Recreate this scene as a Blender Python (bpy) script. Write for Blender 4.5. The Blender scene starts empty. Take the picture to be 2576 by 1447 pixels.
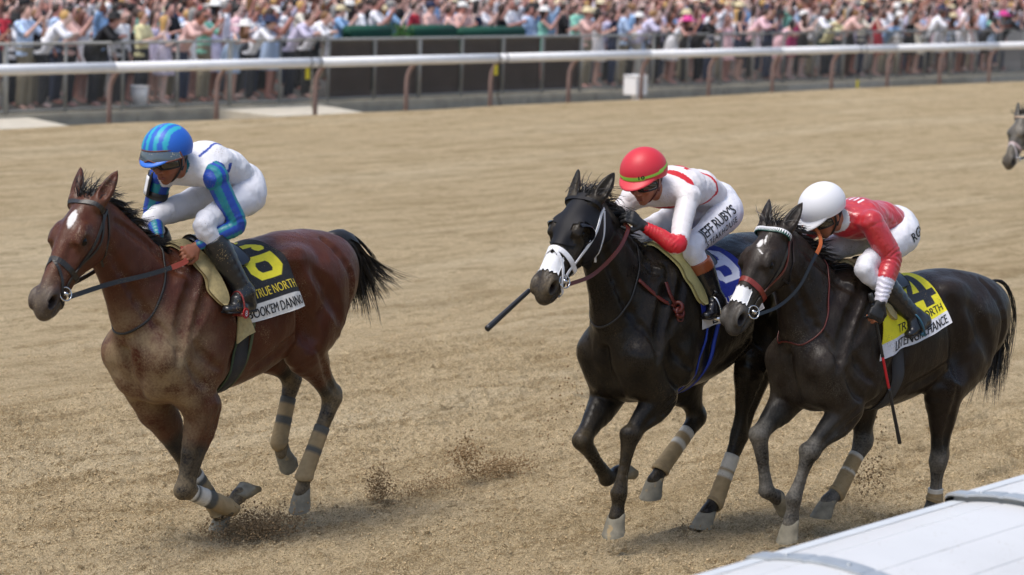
import bpy, bmesh, math, random
import numpy as np
from mathutils import Vector, Matrix
from mathutils.bvhtree import BVHTree

random.seed(7); rng = np.random.default_rng(7)
scene = bpy.context.scene
COL = scene.collection

# ------------------------------------------------------------------ camera, sky, sun, exposure
cam_d = bpy.data.cameras.new('camera'); cam = bpy.data.objects.new('camera', cam_d); COL.objects.link(cam)
th, pitch, roll = math.radians(35), math.atan((723.5 + 174) / 7600), math.radians(2.0)
d = Vector((math.cos(th) * math.cos(pitch), math.sin(th) * math.cos(pitch), -math.sin(pitch)))
r = Vector((math.sin(th), -math.cos(th), 0)); u = r.cross(d)
r2 = r * math.cos(roll) + u * math.sin(roll); u2 = -r * math.sin(roll) + u * math.cos(roll)
m = Matrix((r2, u2, -d)).transposed().to_4x4(); m.translation = Vector((0, 0, 3.45))
cam.matrix_world = m
cam_d.sensor_width = 36; cam_d.lens = 36 * 7600 / 2576
cam_d.clip_start = 0.5; cam_d.clip_end = 600
cam_d.dof.use_dof = True; cam_d.dof.focus_distance = 17.4; cam_d.dof.aperture_fstop = 2.9
scene.camera = cam

SUN_EL, SUN_AZ = math.radians(67), math.radians(160)      # azimuth measured from +X towards +Y
world = bpy.data.worlds.new('World'); scene.world = world; world.use_nodes = True
wn = world.node_tree; wn.nodes.clear()
sky = wn.nodes.new('ShaderNodeTexSky'); sky.sky_type = 'NISHITA'; sky.sun_disc = False
sky.sun_elevation = SUN_EL; sky.sun_rotation = math.radians(90) - SUN_AZ
sky.air_density = 1.0; sky.dust_density = 3.0; sky.ozone_density = 1.0
bg = wn.nodes.new('ShaderNodeBackground'); bg.inputs['Strength'].default_value = 0.115
wo = wn.nodes.new('ShaderNodeOutputWorld')
wn.links.new(sky.outputs[0], bg.inputs[0]); wn.links.new(bg.outputs[0], wo.inputs[0])
sun_d = bpy.data.lights.new('sun', 'SUN'); sun = bpy.data.objects.new('sun', sun_d); COL.objects.link(sun)
sun_d.energy = 1.5; sun_d.angle = math.radians(24); sun_d.color = (1.0, 0.96, 0.9)
sd = Vector((math.cos(SUN_EL) * math.cos(SUN_AZ), math.cos(SUN_EL) * math.sin(SUN_AZ), math.sin(SUN_EL)))
sun.rotation_euler = sd.to_track_quat('Z', 'Y').to_euler()
vs = scene.view_settings; vs.view_transform = 'Standard'; vs.look = 'None'; vs.gamma = 1.0; vs.use_curve_mapping = False
vs.exposure = 0.76

# ------------------------------------------------------------------ helpers
def srgb(h):
    h = h.lstrip('#'); c = [int(h[i:i + 2], 16) / 255 for i in (0, 2, 4)]
    return tuple(x / 12.92 if x <= .04045 else ((x + .055) / 1.055) ** 2.4 for x in c)

def material(name, color=(.5, .5, .5), rough=.6, metal=0., col_attr=False, obj_color=False, noise=0., nscale=20., bump=0.,
             bscale=60., dust=None, dust_amt=0., coat=0., sheen=0., spec=.5, dirt=None, dirt_amt=0., dirt_scale=120., sss=0., stretch=None, dist=.003, sweat=False):
    m = bpy.data.materials.new(name); m.use_nodes = True
    nt = m.node_tree; n = nt.nodes; L = nt.links.new
    b = n['Principled BSDF']
    b.inputs['Roughness'].default_value = rough; b.inputs['Metallic'].default_value = metal
    b.inputs['Specular IOR Level'].default_value = spec
    b.inputs['Coat Weight'].default_value = coat; b.inputs['Coat Roughness'].default_value = .25
    b.inputs['Sheen Weight'].default_value = sheen
    if sss: b.inputs['Subsurface Weight'].default_value = sss; b.inputs['Subsurface Radius'].default_value = (.01, .004, .002)
    tc = n.new('ShaderNodeTexCoord')
    vec = tc.outputs['Object']
    if stretch:
        mp = n.new('ShaderNodeMapping'); mp.inputs['Scale'].default_value = stretch; L(vec, mp.inputs[0]); vec2 = mp.outputs[0]
    else: vec2 = vec
    if col_attr:
        a = n.new('ShaderNodeVertexColor'); a.layer_name = 'Col'; out = a.outputs['Color']
    elif obj_color:
        a = n.new('ShaderNodeObjectInfo'); out = a.outputs['Color']
    else:
        a = n.new('ShaderNodeRGB'); a.outputs[0].default_value = (*color, 1); out = a.outputs[0]
    def noise_tex(scale, detail=4, v=None):
        t = n.new('ShaderNodeTexNoise'); t.inputs['Scale'].default_value = scale; t.inputs['Detail'].default_value = detail
        L(v or vec, t.inputs['Vector']); return t
    if noise:
        t = noise_tex(nscale)
        mr = n.new('ShaderNodeMapRange'); mr.inputs['From Min'].default_value = .25; mr.inputs['From Max'].default_value = .75
        mr.inputs['To Min'].default_value = 1 - noise; mr.inputs['To Max'].default_value = 1 + noise
        L(t.outputs['Fac'], mr.inputs['Value'])
        mx = n.new('ShaderNodeVectorMath'); mx.operation = 'SCALE'; L(out, mx.inputs[0]); L(mr.outputs[0], mx.inputs['Scale']); out = mx.outputs[0]
    if dust is not None:                         # dry dirt lying on the surface, amount per vertex
        da = n.new('ShaderNodeAttribute'); da.attribute_name = 'dust'
        t = noise_tex(9, 6); t2 = noise_tex(85, 4)
        ad = n.new('ShaderNodeMath'); ad.operation = 'MULTIPLY_ADD'; L(t2.outputs['Fac'], ad.inputs[0]); ad.inputs[1].default_value = .55; L(t.outputs['Fac'], ad.inputs[2])
        mr = n.new('ShaderNodeMapRange'); mr.inputs['From Min'].default_value = .55; mr.inputs['From Max'].default_value = 1.0; L(ad.outputs[0], mr.inputs['Value'])
        mu = n.new('ShaderNodeMath'); mu.operation = 'MULTIPLY'; mu.use_clamp = True; L(mr.outputs[0], mu.inputs[0]); L(da.outputs['Fac'], mu.inputs[1])
        m2 = n.new('ShaderNodeMath'); m2.operation = 'MULTIPLY'; L(mu.outputs[0], m2.inputs[0]); m2.inputs[1].default_value = dust_amt
        mix = n.new('ShaderNodeMix'); mix.data_type = 'RGBA'; L(m2.outputs[0], mix.inputs['Factor']); L(out, mix.inputs['A']); mix.inputs['B'].default_value = (*dust, 1)
        out = mix.outputs['Result']
        rr = n.new('ShaderNodeMapRange'); L(m2.outputs[0], rr.inputs['Value']); rr.inputs['To Min'].default_value = rough
        if sweat:
            ts = noise_tex(3.2, 5); t5 = noise_tex(120, 3); am = n.new('ShaderNodeMath'); am.operation = 'MULTIPLY_ADD'; L(t5.outputs['Fac'], am.inputs[0]); am.inputs[1].default_value = .5; L(ts.outputs['Fac'], am.inputs[2])
            ms = n.new('ShaderNodeMapRange'); ms.inputs['From Min'].default_value = .45; ms.inputs['From Max'].default_value = 1.05; ms.inputs['To Min'].default_value = rough - .12; ms.inputs['To Max'].default_value = rough + .22; L(am.outputs[0], ms.inputs['Value']); L(ms.outputs[0], rr.inputs['To Min'])
        rr.inputs['To Max'].default_value = .9
        L(rr.outputs[0], b.inputs['Roughness'])
    if dirt is not None:                         # small spatters
        t = noise_tex(dirt_scale, 2); t3 = noise_tex(7, 3)
        ad = n.new('ShaderNodeMath'); ad.operation = 'MULTIPLY_ADD'; L(t3.outputs['Fac'], ad.inputs[0]); ad.inputs[1].default_value = .6; L(t.outputs['Fac'], ad.inputs[2])
        mr = n.new('ShaderNodeMapRange'); mr.inputs['From Min'].default_value = .98; mr.inputs['From Max'].default_value = 1.06; mr.inputs['To Max'].default_value = dirt_amt
        L(ad.outputs[0], mr.inputs['Value'])
        mix = n.new('ShaderNodeMix'); mix.data_type = 'RGBA'; L(mr.outputs[0], mix.inputs['Factor']); L(out, mix.inputs['A']); mix.inputs['B'].default_value = (*dirt, 1)
        out = mix.outputs['Result']
    L(out, b.inputs['Base Color'])
    if bump:
        t = noise_tex(bscale, 5, vec2); bp = n.new('ShaderNodeBump'); bp.inputs['Strength'].default_value = bump; bp.inputs['Distance'].default_value = dist
        if sweat:
            t9 = noise_tex(17, 3, vec2); b9 = n.new('ShaderNodeBump'); b9.inputs['Strength'].default_value = .45; b9.inputs['Distance'].default_value = .014; L(t9.outputs['Fac'], b9.inputs['Height']); L(b9.outputs[0], bp.inputs['Normal'])
        L(t.outputs['Fac'], bp.inputs['Height']); L(bp.outputs[0], b.inputs['Normal'])
    return m

def mk(name, V, F, mat, parent=None, smooth=True, colors=None, attrs=None):
    me = bpy.data.meshes.new(name)
    V = np.asarray(V, float)
    if isinstance(F, np.ndarray) and F.ndim == 2:
        k = F.shape[1]; n = len(F)
        me.vertices.add(len(V)); me.vertices.foreach_set('co', V.astype(np.float32).ravel())
        me.loops.add(n * k); me.loops.foreach_set('vertex_index', F.astype(np.int32).ravel())
        me.polygons.add(n); me.polygons.foreach_set('loop_start', np.arange(0, n * k, k, dtype=np.int32))
        me.update(calc_edges=True); me.validate()
    else:
        me.from_pydata([tuple(v) for v in V], [], [list(f) for f in F]); me.update()
    if smooth: me.polygons.foreach_set('use_smooth', [True] * len(me.polygons))
    if colors is not None:
        a = me.color_attributes.new('Col', 'FLOAT_COLOR', 'POINT')
        c = np.ones((len(V), 4), np.float32); c[:, :3] = colors; a.data.foreach_set('color', c.ravel())
    for k, v in (attrs or {}).items():
        a = me.attributes.new(k, 'FLOAT', 'POINT'); a.data.foreach_set('value', np.asarray(v, np.float32))
    if mat is not None: me.materials.append(mat)
    o = bpy.data.objects.new(name, me); COL.objects.link(o)
    if parent is not None: o.parent = parent
    return o

def empty(name, loc=(0, 0, 0), rz=0., **kw):
    o = bpy.data.objects.new(name, None); COL.objects.link(o); o.location = loc; o.rotation_euler = (0, 0, rz)
    o.empty_display_size = .1
    tag(o, **kw); return o

def tag(o, label=None, cat=None, group=None, kind=None):
    if label: o['label'] = label
    if cat: o['category'] = cat
    if group: o['group'] = group
    if kind: o['kind'] = kind
    return o

class MB:                                         # collects simple shapes into ONE mesh
    def __init__(s): s.V = []; s.F = []; s.C = []
    def add(s, V, F, c=None):
        o = len(s.V); s.V += [tuple(v) for v in V]; s.F += [tuple(i + o for i in f) for f in F]
        if c is not None: s.C += [c] * len(V)
        return s
    def box(s, lo, hi, c=None, bev=0.):
        (a, b_, e), (f, g, h) = lo, hi
        return s.add([(a, b_, e), (f, b_, e), (f, g, e), (a, g, e), (a, b_, h), (f, b_, h), (f, g, h), (a, g, h)],
              [(0, 3, 2, 1), (4, 5, 6, 7), (0, 1, 5, 4), (1, 2, 6, 5), (2, 3, 7, 6), (3, 0, 4, 7)], c)
    def tube(s, pts, rad, n=8, cap=True, c=None, flat=None):
        pts = [Vector(p) for p in pts]
        if not hasattr(rad, '__len__'): rad = [rad] * len(pts)
        V = []; F = []
        up = Vector((0, 0, 1))
        t0 = (pts[1] - pts[0]).normalized()
        if abs(t0.dot(up)) > .95: up = Vector((0, 1, 0))
        nrm = (up - t0 * up.dot(t0)).normalized()
        for i, p in enumerate(pts):
            t = (pts[min(i + 1, len(pts) - 1)] - pts[max(i - 1, 0)]).normalized()
            nrm = (nrm - t * nrm.dot(t)).normalized(); bn = t.cross(nrm)
            for k in range(n):
                a = 2 * math.pi * k / n
                V.append(p + (nrm * math.cos(a) + bn * math.sin(a) * (flat or 1)) * rad[i])
        for i in range(len(pts) - 1):
            for k in range(n):
                k2 = (k + 1) % n
                F.append((i * n + k, i * n + k2, (i + 1) * n + k2, (i + 1) * n + k))
        if cap: F += [tuple(range(n - 1, -1, -1)), tuple((len(pts) - 1) * n + k for k in range(n))]
        return s.add(V, F, c)
    def build(s, name, mat, parent=None, smooth=True):
        return mk(name, s.V, s.F, mat, parent, smooth, colors=np.array(s.C) if s.C else None)

def grid_mesh(P):                                 # P: (n,m,3) -> verts, quads
    n, m_ = P.shape[:2]
    i = np.arange(n * m_).reshape(n, m_)
    F = np.stack([i[:-1, :-1], i[1:, :-1], i[1:, 1:], i[:-1, 1:]], -1).reshape(-1, 4)
    return P.reshape(-1, 3), F

def vnoise(P, scale, seed=0):                     # smooth value noise, P (...,3) -> [0,1]
    Q = np.asarray(P) * scale; i = np.floor(Q).astype(np.int64); f = Q - i; f = f * f * (3 - 2 * f)
    def hsh(a, b_, c):
        h = (a * 374761393 + b_ * 668265263 + c * 2147483647 + seed * 974711) & 0xffffffff
        h = ((h ^ (h >> 13)) * 1274126177) & 0xffffffff
        return ((h ^ (h >> 16)) & 0xffff) / 65535.
    r_ = 0
    for dx in (0, 1):
        for dy in (0, 1):
            for dz in (0, 1):
                w = (f[..., 0] if dx else 1 - f[..., 0]) * (f[..., 1] if dy else 1 - f[..., 1]) * (f[..., 2] if dz else 1 - f[..., 2])
                r_ = r_ + w * hsh(i[..., 0] + dx, i[..., 1] + dy, i[..., 2] + dz)
    return r_

def sstep(a, b_, x):
    t = np.clip((x - a) / (b_ - a), 0, 1); return t * t * (3 - 2 * t)

def catmull(ctrl, n):                             # ctrl (k, c) -> (n, c)
    c = np.asarray(ctrl, float); k = len(c)
    p = np.vstack([2 * c[0] - c[1], c, 2 * c[-1] - c[-2]])
    t = np.linspace(0, k - 1, n); i = np.minimum(t.astype(int), k - 2); f = (t - i)[:, None]
    a, b_, e, g = p[i], p[i + 1], p[i + 2], p[i + 3]
    return .5 * (2 * b_ + (e - a) * f + (2 * a - 5 * b_ + 4 * e - g) * f ** 2 + (3 * b_ - a - 3 * e + g) * f ** 3)

# ------------------------------------------------------------------ solid modelling: blended tapered limbs -> one continuous skin
class Field:
    def __init__(s, lo, hi, h):
        s.lo = np.array(lo, float); s.h = h
        s.n = np.ceil((np.array(hi) - s.lo) / h).astype(int) + 1
        s.D = np.full(tuple(s.n), .3, np.float32)
    def region(s, lo, hi):
        a = np.clip(np.floor((np.array(lo) - s.lo) / s.h).astype(int), 0, s.n - 1)
        b_ = np.clip(np.ceil((np.array(hi) - s.lo) / s.h).astype(int) + 1, 1, s.n)
        sl = tuple(slice(x, y) for x, y in zip(a, b_))
        ax = [(s.lo[i] + s.h * np.arange(a[i], b_[i])).astype(np.float32) for i in range(3)]
        return sl, np.ix_(*ax)
    def put(s, sl, dd, k, op):
        o = s.D[sl]
        if op == 'add':
            h = np.clip(.5 + .5 * (o - dd) / k, 0, 1); s.D[sl] = o * (1 - h) + dd * h - k * h * (1 - h)
        else:
            h = np.clip(.5 - .5 * (o + dd) / k, 0, 1); s.D[sl] = o * (1 - h) - dd * h + k * h * (1 - h)
    def seg(s, A, B, ra, rb, uax, k=.02, op='add', inf=0.):
        A = np.array(A, float); B = np.array(B, float); ax = B - A; L = np.linalg.norm(ax) + 1e-9; t = ax / L
        uax = np.array(uax, float); uax = uax - t * (uax @ t)
        if np.linalg.norm(uax) < 1e-6: uax = np.cross(t, (1, .3, .2))
        uax /= np.linalg.norm(uax); v = np.cross(t, uax)
        ra = np.array(ra, float) + inf; rb = np.array(rb, float) + inf
        R = max(ra.max(), rb.max()) + k + 2.5 * s.h
        sl, (X, Y, Z) = s.region(np.minimum(A, B) - R, np.maximum(A, B) + R)
        if 0 in s.D[sl].shape: return
        px, py, pz = X - A[0], Y - A[1], Z - A[2]
        a = px * t[0] + py * t[1] + pz * t[2]
        tt = np.clip(a / L, 0, 1); da = a - tt * L
        du = px * uax[0] + py * uax[1] + pz * uax[2]; dv = px * v[0] + py * v[1] + pz * v[2]
        ru = ra[0] + (rb[0] - ra[0]) * tt; rv = ra[1] + (rb[1] - ra[1]) * tt; rm = np.minimum(ru, rv)
        k0 = np.sqrt((du / ru) ** 2 + (dv / rv) ** 2 + (da / rm) ** 2)
        k1 = np.sqrt((du / ru ** 2) ** 2 + (dv / rv ** 2) ** 2 + (da / rm ** 2) ** 2) + 1e-9
        s.put(sl, k0 * (k0 - 1) / k1, k, op)
    def ell(s, C, rad, axes=None, k=.02, op='add', inf=0.):
        C = np.array(C, float); rad = np.array(rad, float) + inf
        E = np.eye(3) if axes is None else np.array(axes, float); E = E / np.linalg.norm(E, axis=1)[:, None]
        R = rad.max() + k + 2.5 * s.h
        sl, (X, Y, Z) = s.region(C - R, C + R)
        if 0 in s.D[sl].shape: return
        px, py, pz = X - C[0], Y - C[1], Z - C[2]
        q = [px * e[0] + py * e[1] + pz * e[2] for e in E]
        k0 = np.sqrt(sum((a / r_) ** 2 for a, r_ in zip(q, rad))); k1 = np.sqrt(sum((a / r_ ** 2) ** 2 for a, r_ in zip(q, rad))) + 1e-9
        s.put(sl, k0 * (k0 - 1) / k1, k, op)
    def chain(s, ctrl, uax, n=14, k=.02, kin=.012, inf=0.):  # ctrl rows: x y z ru rv
        c = catmull(ctrl, n); c[:, 3:] = np.maximum(c[:, 3:], .006)
        for i in range(n - 1): s.seg(c[i, :3], c[i + 1, :3], c[i, 3:], c[i + 1, 3:], uax, k if i == 0 else kin, inf=inf)
    def clip(s, P, nrm, lo=None, hi=None):        # remove everything on the +nrm side of a plane
        sl, (X, Y, Z) = s.region(s.lo if lo is None else lo, s.lo + s.h * s.n if hi is None else hi)
        nrm = np.array(nrm, float); nrm /= np.linalg.norm(nrm)
        s.D[sl] = np.maximum(s.D[sl], (X - P[0]) * nrm[0] + (Y - P[1]) * nrm[1] + (Z - P[2]) * nrm[2])
    def mesh(s):
        D = s.D.copy()
        for ax in range(3):
            for e in (0, -1):
                sl = [slice(None)] * 3; sl[ax] = e; D[tuple(sl)] = np.maximum(D[tuple(sl)], s.h * .5)
        S = D < 0
        c8 = [S[i:S.shape[0] - 1 + i, j:S.shape[1] - 1 + j, k:S.shape[2] - 1 + k] for i in (0, 1) for j in (0, 1) for k in (0, 1)]
        cnt = sum(c.astype(np.int8) for c in c8)
        ci = np.argwhere((cnt > 0) & (cnt < 8))
        idx = np.full(cnt.shape, -1, np.int32); idx[tuple(ci.T)] = np.arange(len(ci))
        offs = np.array([(i, j, k) for i in (0, 1) for j in (0, 1) for k in (0, 1)])
        val = np.stack([D[tuple((ci + o).T)] for o in offs], 1)
        acc = np.zeros((len(ci), 3)); num = np.zeros(len(ci))
        for a in range(8):
            for b_ in range(a + 1, 8):
                if np.abs(offs[a] - offs[b_]).sum() != 1: continue
                va, vb = val[:, a], val[:, b_]; mm = (va < 0) != (vb < 0)
                t = np.where(mm, va / (va - vb + 1e-12), 0)
                p = offs[a] + (offs[b_] - offs[a]) * t[:, None]
                acc[mm] += p[mm]; num[mm] += 1
        V = s.lo + s.h * (ci + acc / num[:, None])
        Q = []
        for ax in range(3):
            o1, o2 = [(1, 2), (2, 0), (0, 1)][ax]
            a = [slice(1, -1)] * 3; a[ax] = slice(0, -1); b_ = list(a); b_[ax] = slice(1, None)
            s0, s1 = S[tuple(a)], S[tuple(b_)]
            e = np.argwhere(s0 != s1)
            base = e + 1; base[:, ax] -= 1
            flip = S[tuple(base.T)]
            def cell(d1, d2):
                q = base.copy(); q[:, o1] -= d1; q[:, o2] -= d2; return idx[tuple(q.T)]
            q = np.stack([cell(1, 1), cell(0, 1), cell(0, 0), cell(1, 0)], 1)
            q = np.where(flip[:, None], q, q[:, ::-1]); Q.append(q)
        F = np.vstack(Q); F = F[(F >= 0).all(1)]
        return V, F

def relax(V, F, it=1, f=.5):
    V = V.copy()
    e = np.vstack([F[:, [0, 1]], F[:, [1, 2]], F[:, [2, 3]], F[:, [3, 0]]])
    for _ in range(it):
        acc = np.zeros_like(V); n = np.zeros(len(V))
        for a, b_ in ((0, 1), (1, 0)):
            for c in range(3): acc[:, c] += np.bincount(e[:, a], V[e[:, b_], c], len(V))
            n += np.bincount(e[:, a], minlength=len(V))
        V = V * (1 - f) + f * acc / np.maximum(n, 1)[:, None]
    return V

def bvh_of(V, F): return BVHTree.FromPolygons([tuple(v) for v in V], [tuple(int(i) for i in f) for f in F])

def strap(mb, pts, width, thick, bvh=None, off=.004, n=24, c=None, nrm_hint=None, spl=True, closed=False):
    """a flat band through pts, laid on the skin when bvh is given"""
    P = catmull(np.array(pts, float), n) if spl and len(pts) > 2 else np.array([np.array(pts[0]) + (np.array(pts[-1]) - np.array(pts[0])) * t for t in np.linspace(0, 1, n)])
    N = []
    Q = []
    for p in P:
        if bvh is not None:
            co, nn, _, _ = bvh.find_nearest(Vector(p)); nn = nn.normalized(); Q.append(co + nn * off); N.append(nn)
        else:
            Q.append(Vector(p)); N.append(Vector(nrm_hint or (0, 0, 1)))
    if bvh is not None:
        for _ in range(3): Q = [Q[0]] + [(Q[i - 1] + Q[i] * 2 + Q[i + 1]) / 4 for i in range(1, n - 1)] + [Q[-1]]; N = [N[0]] + [(N[i - 1] + N[i] * 2 + N[i + 1]).normalized() for i in range(1, n - 1)] + [N[-1]]
    V = []; F = []
    for i, q in enumerate(Q):
        t = (Q[min(i + 1, n - 1)] - Q[max(i - 1, 0)]).normalized()
        nn = sum((N[j] for j in range(max(0, i - 1), min(n, i + 2))), Vector()); nn = (nn - t * nn.dot(t)).normalized(); sdir = t.cross(nn)
        w = width[min(i * len(width) // n, len(width) - 1)] if hasattr(width, '__len__') else width
        for su, sv in ((-1, -.5), (1, -.5), (1, .5), (-1, .5)): V.append(q + sdir * (w / 2 * su) + nn * (thick * sv))
    for i in range(n - 1):
        for k in range(4): F.append((i * 4 + k, i * 4 + (k + 1) % 4, i * 4 + 4 + (k + 1) % 4, i * 4 + 4 + k))
    F += [(3, 2, 1, 0), tuple(n * 4 - 4 + k for k in range(4))]
    mb.add(V, F, c); return Q

def text_mesh(body, size=1., bold=0., align='CENTER', spacing=1., maxlen=.12):
    cu = bpy.data.curves.new('lettering', 'FONT'); cu.body = body; cu.size = size; cu.offset = bold; cu.align_x = align; cu.space_character = spacing
    cu.resolution_u = 3
    o = bpy.data.objects.new('lettering', cu); COL.objects.link(o)
    bpy.context.view_layer.update()
    me = o.evaluated_get(bpy.context.evaluated_depsgraph_get()).to_mesh()
    bm = bmesh.new(); bm.from_mesh(me); bpy.data.objects.remove(o); bpy.data.curves.remove(cu)
    bmesh.ops.triangulate(bm, faces=bm.faces[:])
    for _ in range(3):
        es = [e for e in bm.edges if e.calc_length() > maxlen]
        if not es: break
        bmesh.ops.subdivide_edges(bm, edges=es, cuts=1)
    bmesh.ops.triangulate(bm, faces=bm.faces[:])
    V = np.array([v.co[:2] for v in bm.verts]); F = [[v.index for v in f.verts] for f in bm.faces]
    bm.free(); return V, F

def sheet(Pg, Ng, thick, mat, name, parent, colfn=None):
    n, m_ = Pg.shape[:2]
    top_ = Pg + Ng * thick; V1, F1 = grid_mesh(top_); V2, F2 = grid_mesh(Pg)
    V = np.vstack([V1, V2]); F = [tuple(f) for f in F1] + [tuple(f[::-1] + n * m_) for f in F2]
    idx = np.arange(n * m_).reshape(n, m_)
    ring = list(idx[:, 0]) + list(idx[-1, 1:]) + list(idx[-2::-1, -1]) + list(idx[0, -2:0:-1])
    for i in range(len(ring)):
        p_, q_ = ring[i], ring[(i + 1) % len(ring)]; F.append((p_, q_, q_ + n * m_, p_ + n * m_))
    cols = None
    if colfn is not None:
        u_, v_ = np.meshgrid(np.linspace(0, 1, n), np.linspace(-1, 1, m_), indexing='ij'); c = colfn(u_, v_).reshape(-1, 3); cols = np.vstack([c, c])
    return mk(name, V, np.array(F), mat, parent, colors=cols)

def smooth_grid(P, it=2):
    for _ in range(it):
        Q = P.copy(); Q[1:-1] = (P[:-2] + 2 * P[1:-1] + P[2:]) / 4; R_ = Q.copy(); R_[:, 1:-1] = (Q[:, :-2] + 2 * Q[:, 1:-1] + Q[:, 2:]) / 4; P = R_
    return P


def normals_of(V, F):
    fn_ = np.cross(V[F[:, 2]] - V[F[:, 0]], V[F[:, 3]] - V[F[:, 1]]); vn_ = np.zeros_like(V)
    for q_ in range(4):
        for c_ in range(3): vn_[:, c_] += np.bincount(F[:, q_], fn_[:, c_], len(V))
    return vn_ / (np.linalg.norm(vn_, axis=1)[:, None] + 1e-12)

# ------------------------------------------------------------------ the setting: dirt track, verge, kerb, apron
def spaced(a, b_, step, lo, hi, grow=1.35):
    mid = list(np.arange(a, b_, step)); out = mid[:]; s = step; x = mid[-1]
    while x < hi: s = min(s * grow, 12); x += s; out.append(x)
    s = step; x = mid[0]
    while x > lo: s = min(s * grow, 12); x -= s; out.insert(0, x)
    return np.array(out)
gx = spaced(9.6, 20.5, .0165, -60, 220, 1.10); gy = spaced(5.4, 14.6, .0165, -60, 32.5, 1.10)
gy = np.concatenate([gy[gy < 32.5], np.arange(32.5, 35.3, .12), [35.4, 35.7, 36.3]])
X, Y = np.meshgrid(gx, gy, indexing='ij'); P = np.stack([X, Y, 0 * X], -1)
st = np.maximum(np.gradient(gx)[:, None], np.gradient(gy)[None, :]); near = sstep(.10, .03, st)
n1 = vnoise(P, 36, 1); n2 = vnoise(P, 17, 2); n3 = vnoise(P, 5, 3); n4 = vnoise(P * np.array((.35, 1, 1)), 1.3, 4); n5 = vnoise(P, 55, 9)
clod = np.maximum(0, n1 - .40) * .038 * (.35 + 1.1 * n2) + np.maximum(0, n2 - .55) * .030 + n5 * .012
Yw = P * np.array((.8, 1.5, 1)); pits = sstep(.66, .80, vnoise(Yw, 3.4, 21)) * sstep(.45, .65, vnoise(P * np.array((.12, .8, 1)), .8, 22)); mid = sstep(.6, .12, st)
Z = -.045 * pits * mid + .03 * mid * (vnoise(P * np.array((.5, 2.2, 1)), 3.0, 23) - .5) + near * (clod + (n3 - .5) * .022) + (n4 - .5) * .05 * sstep(30, 14, Y) + (vnoise(P * np.array((.5, 1.6, 1)), 1.0, 6) - .5) * .04
edge = 34.42 + .16 * (vnoise(P * np.array((1, 0, 0)), .9, 7) - .5) + .10 * (vnoise(P * np.array((1, 0, 0)), 3.1, 8) - .5)
Z = Z + .03 * sstep(33.2, 34.2, Y) - .22 * sstep(edge - .05, edge + .28, Y)
P[..., 2] = Z
V, F = grid_mesh(P)
gm = bpy.data.materials.new('track dirt'); gm.use_nodes = True; nt = gm.node_tree; nn = nt.nodes; lk = nt.links.new; b = nn['Principled BSDF']
b.inputs['Roughness'].default_value = .95; b.inputs['Specular IOR Level'].default_value = .15
tc = nn.new('ShaderNodeTexCoord')
def ntex(scale, detail, rough=.55, sc=(1, 1, 1)):
    mp = nn.new('ShaderNodeMapping'); mp.inputs['Scale'].default_value = sc; lk(tc.outputs['Object'], mp.inputs[0])
    t = nn.new('ShaderNodeTexNoise'); t.inputs['Scale'].default_value = scale; t.inputs['Detail'].default_value = detail; t.inputs['Roughness'].default_value = rough; lk(mp.outputs[0], t.inputs['Vector']); return t.outputs['Fac']
def ramp(v, a, c, lo=0., hi=1.):
    m_ = nn.new('ShaderNodeMapRange'); m_.inputs['From Min'].default_value = a; m_.inputs['From Max'].default_value = c; m_.inputs['To Min'].default_value = lo; m_.inputs['To Max'].default_value = hi; lk(v, m_.inputs['Value']); return m_.outputs[0]
def mixc(fac, A, B):
    m_ = nn.new('ShaderNodeMix'); m_.data_type = 'RGBA'; lk(fac, m_.inputs['Factor'])
    for k, v in (('A', A), ('B', B)):
        if isinstance(v, tuple): m_.inputs[k].default_value = (*v, 1)
        else: lk(v, m_.inputs[k])
    return m_.outputs['Result']
c = mixc(ramp(ntex(42, 5, .7), .32, .68), srgb('#ae9a78'), srgb('#d5c29f'))
c = mixc(ramp(ntex(130, 3, .7), .55, .72, 0, .75), c, srgb('#e3d5b6'))
c = mixc(ramp(ntex(70, 4, .75), .55, .68, 0, .8), c, srgb('#75623f'))
c = mixc(ramp(ntex(1.0, 5, .6, (.32, 1.9, 1)), .52, .72, 0, .55), c, srgb('#8f7a56'))             # harrowed damp streaks along the track
c = mixc(ramp(ntex(5.5, 4, .6, (.6, 1.4, 1)), .58, .74, 0, .55), c, srgb('#7f6a48'))
c = mixc(ramp(ntex(.42, 3, .5, (.25, 1.6, 1)), .50, .70, 0, .45), c, srgb('#ded2b6'))
c = mixc(ramp(ntex(2.3, 6, .72, (.45, 1.5, 1)), .51, .60, 0, .62), c, srgb('#86704d'))             # churned darker patches right across the track
c = mixc(ramp(ntex(8, 6, .75, (.7, 1.4, 1)), .54, .61, 0, .62), c, srgb('#776241'))
c = mixc(ramp(ntex(.9, 4, .6, (.12, 3.2, 1)), .53, .61, 0, .40), c, srgb('#8d7855'))
vo = nn.new('ShaderNodeTexVoronoi'); vo.inputs['Scale'].default_value = 150; vo.inputs['Randomness'].default_value = 1.0; lk(tc.outputs['Object'], vo.inputs['Vector'])
sepc = nn.new('ShaderNodeSeparateColor'); lk(vo.outputs['Color'], sepc.inputs[0])
c = mixc(ramp(sepc.outputs[0], .50, .95, 0, .62), c, srgb('#e2d2ae'))                              # dry pale grains
c = mixc(ramp(sepc.outputs[1], .68, .95, 0, .62), c, srgb('#6b573c'))                              # damp dark grains, with crevice shade between grains put into the colour
vm = nn.new('ShaderNodeVectorMath'); vm.operation = 'MULTIPLY'; vm.inputs[1].default_value = (1.22, 1.185, 1.13); lk(c, vm.inputs[0]); lk(vm.outputs[0], b.inputs['Base Color'])
bp = nn.new('ShaderNodeBump'); bp.inputs['Strength'].default_value = 1.0; bp.inputs['Distance'].default_value = .028; lk(ntex(48, 6, .75), bp.inputs['Height'])
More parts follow.
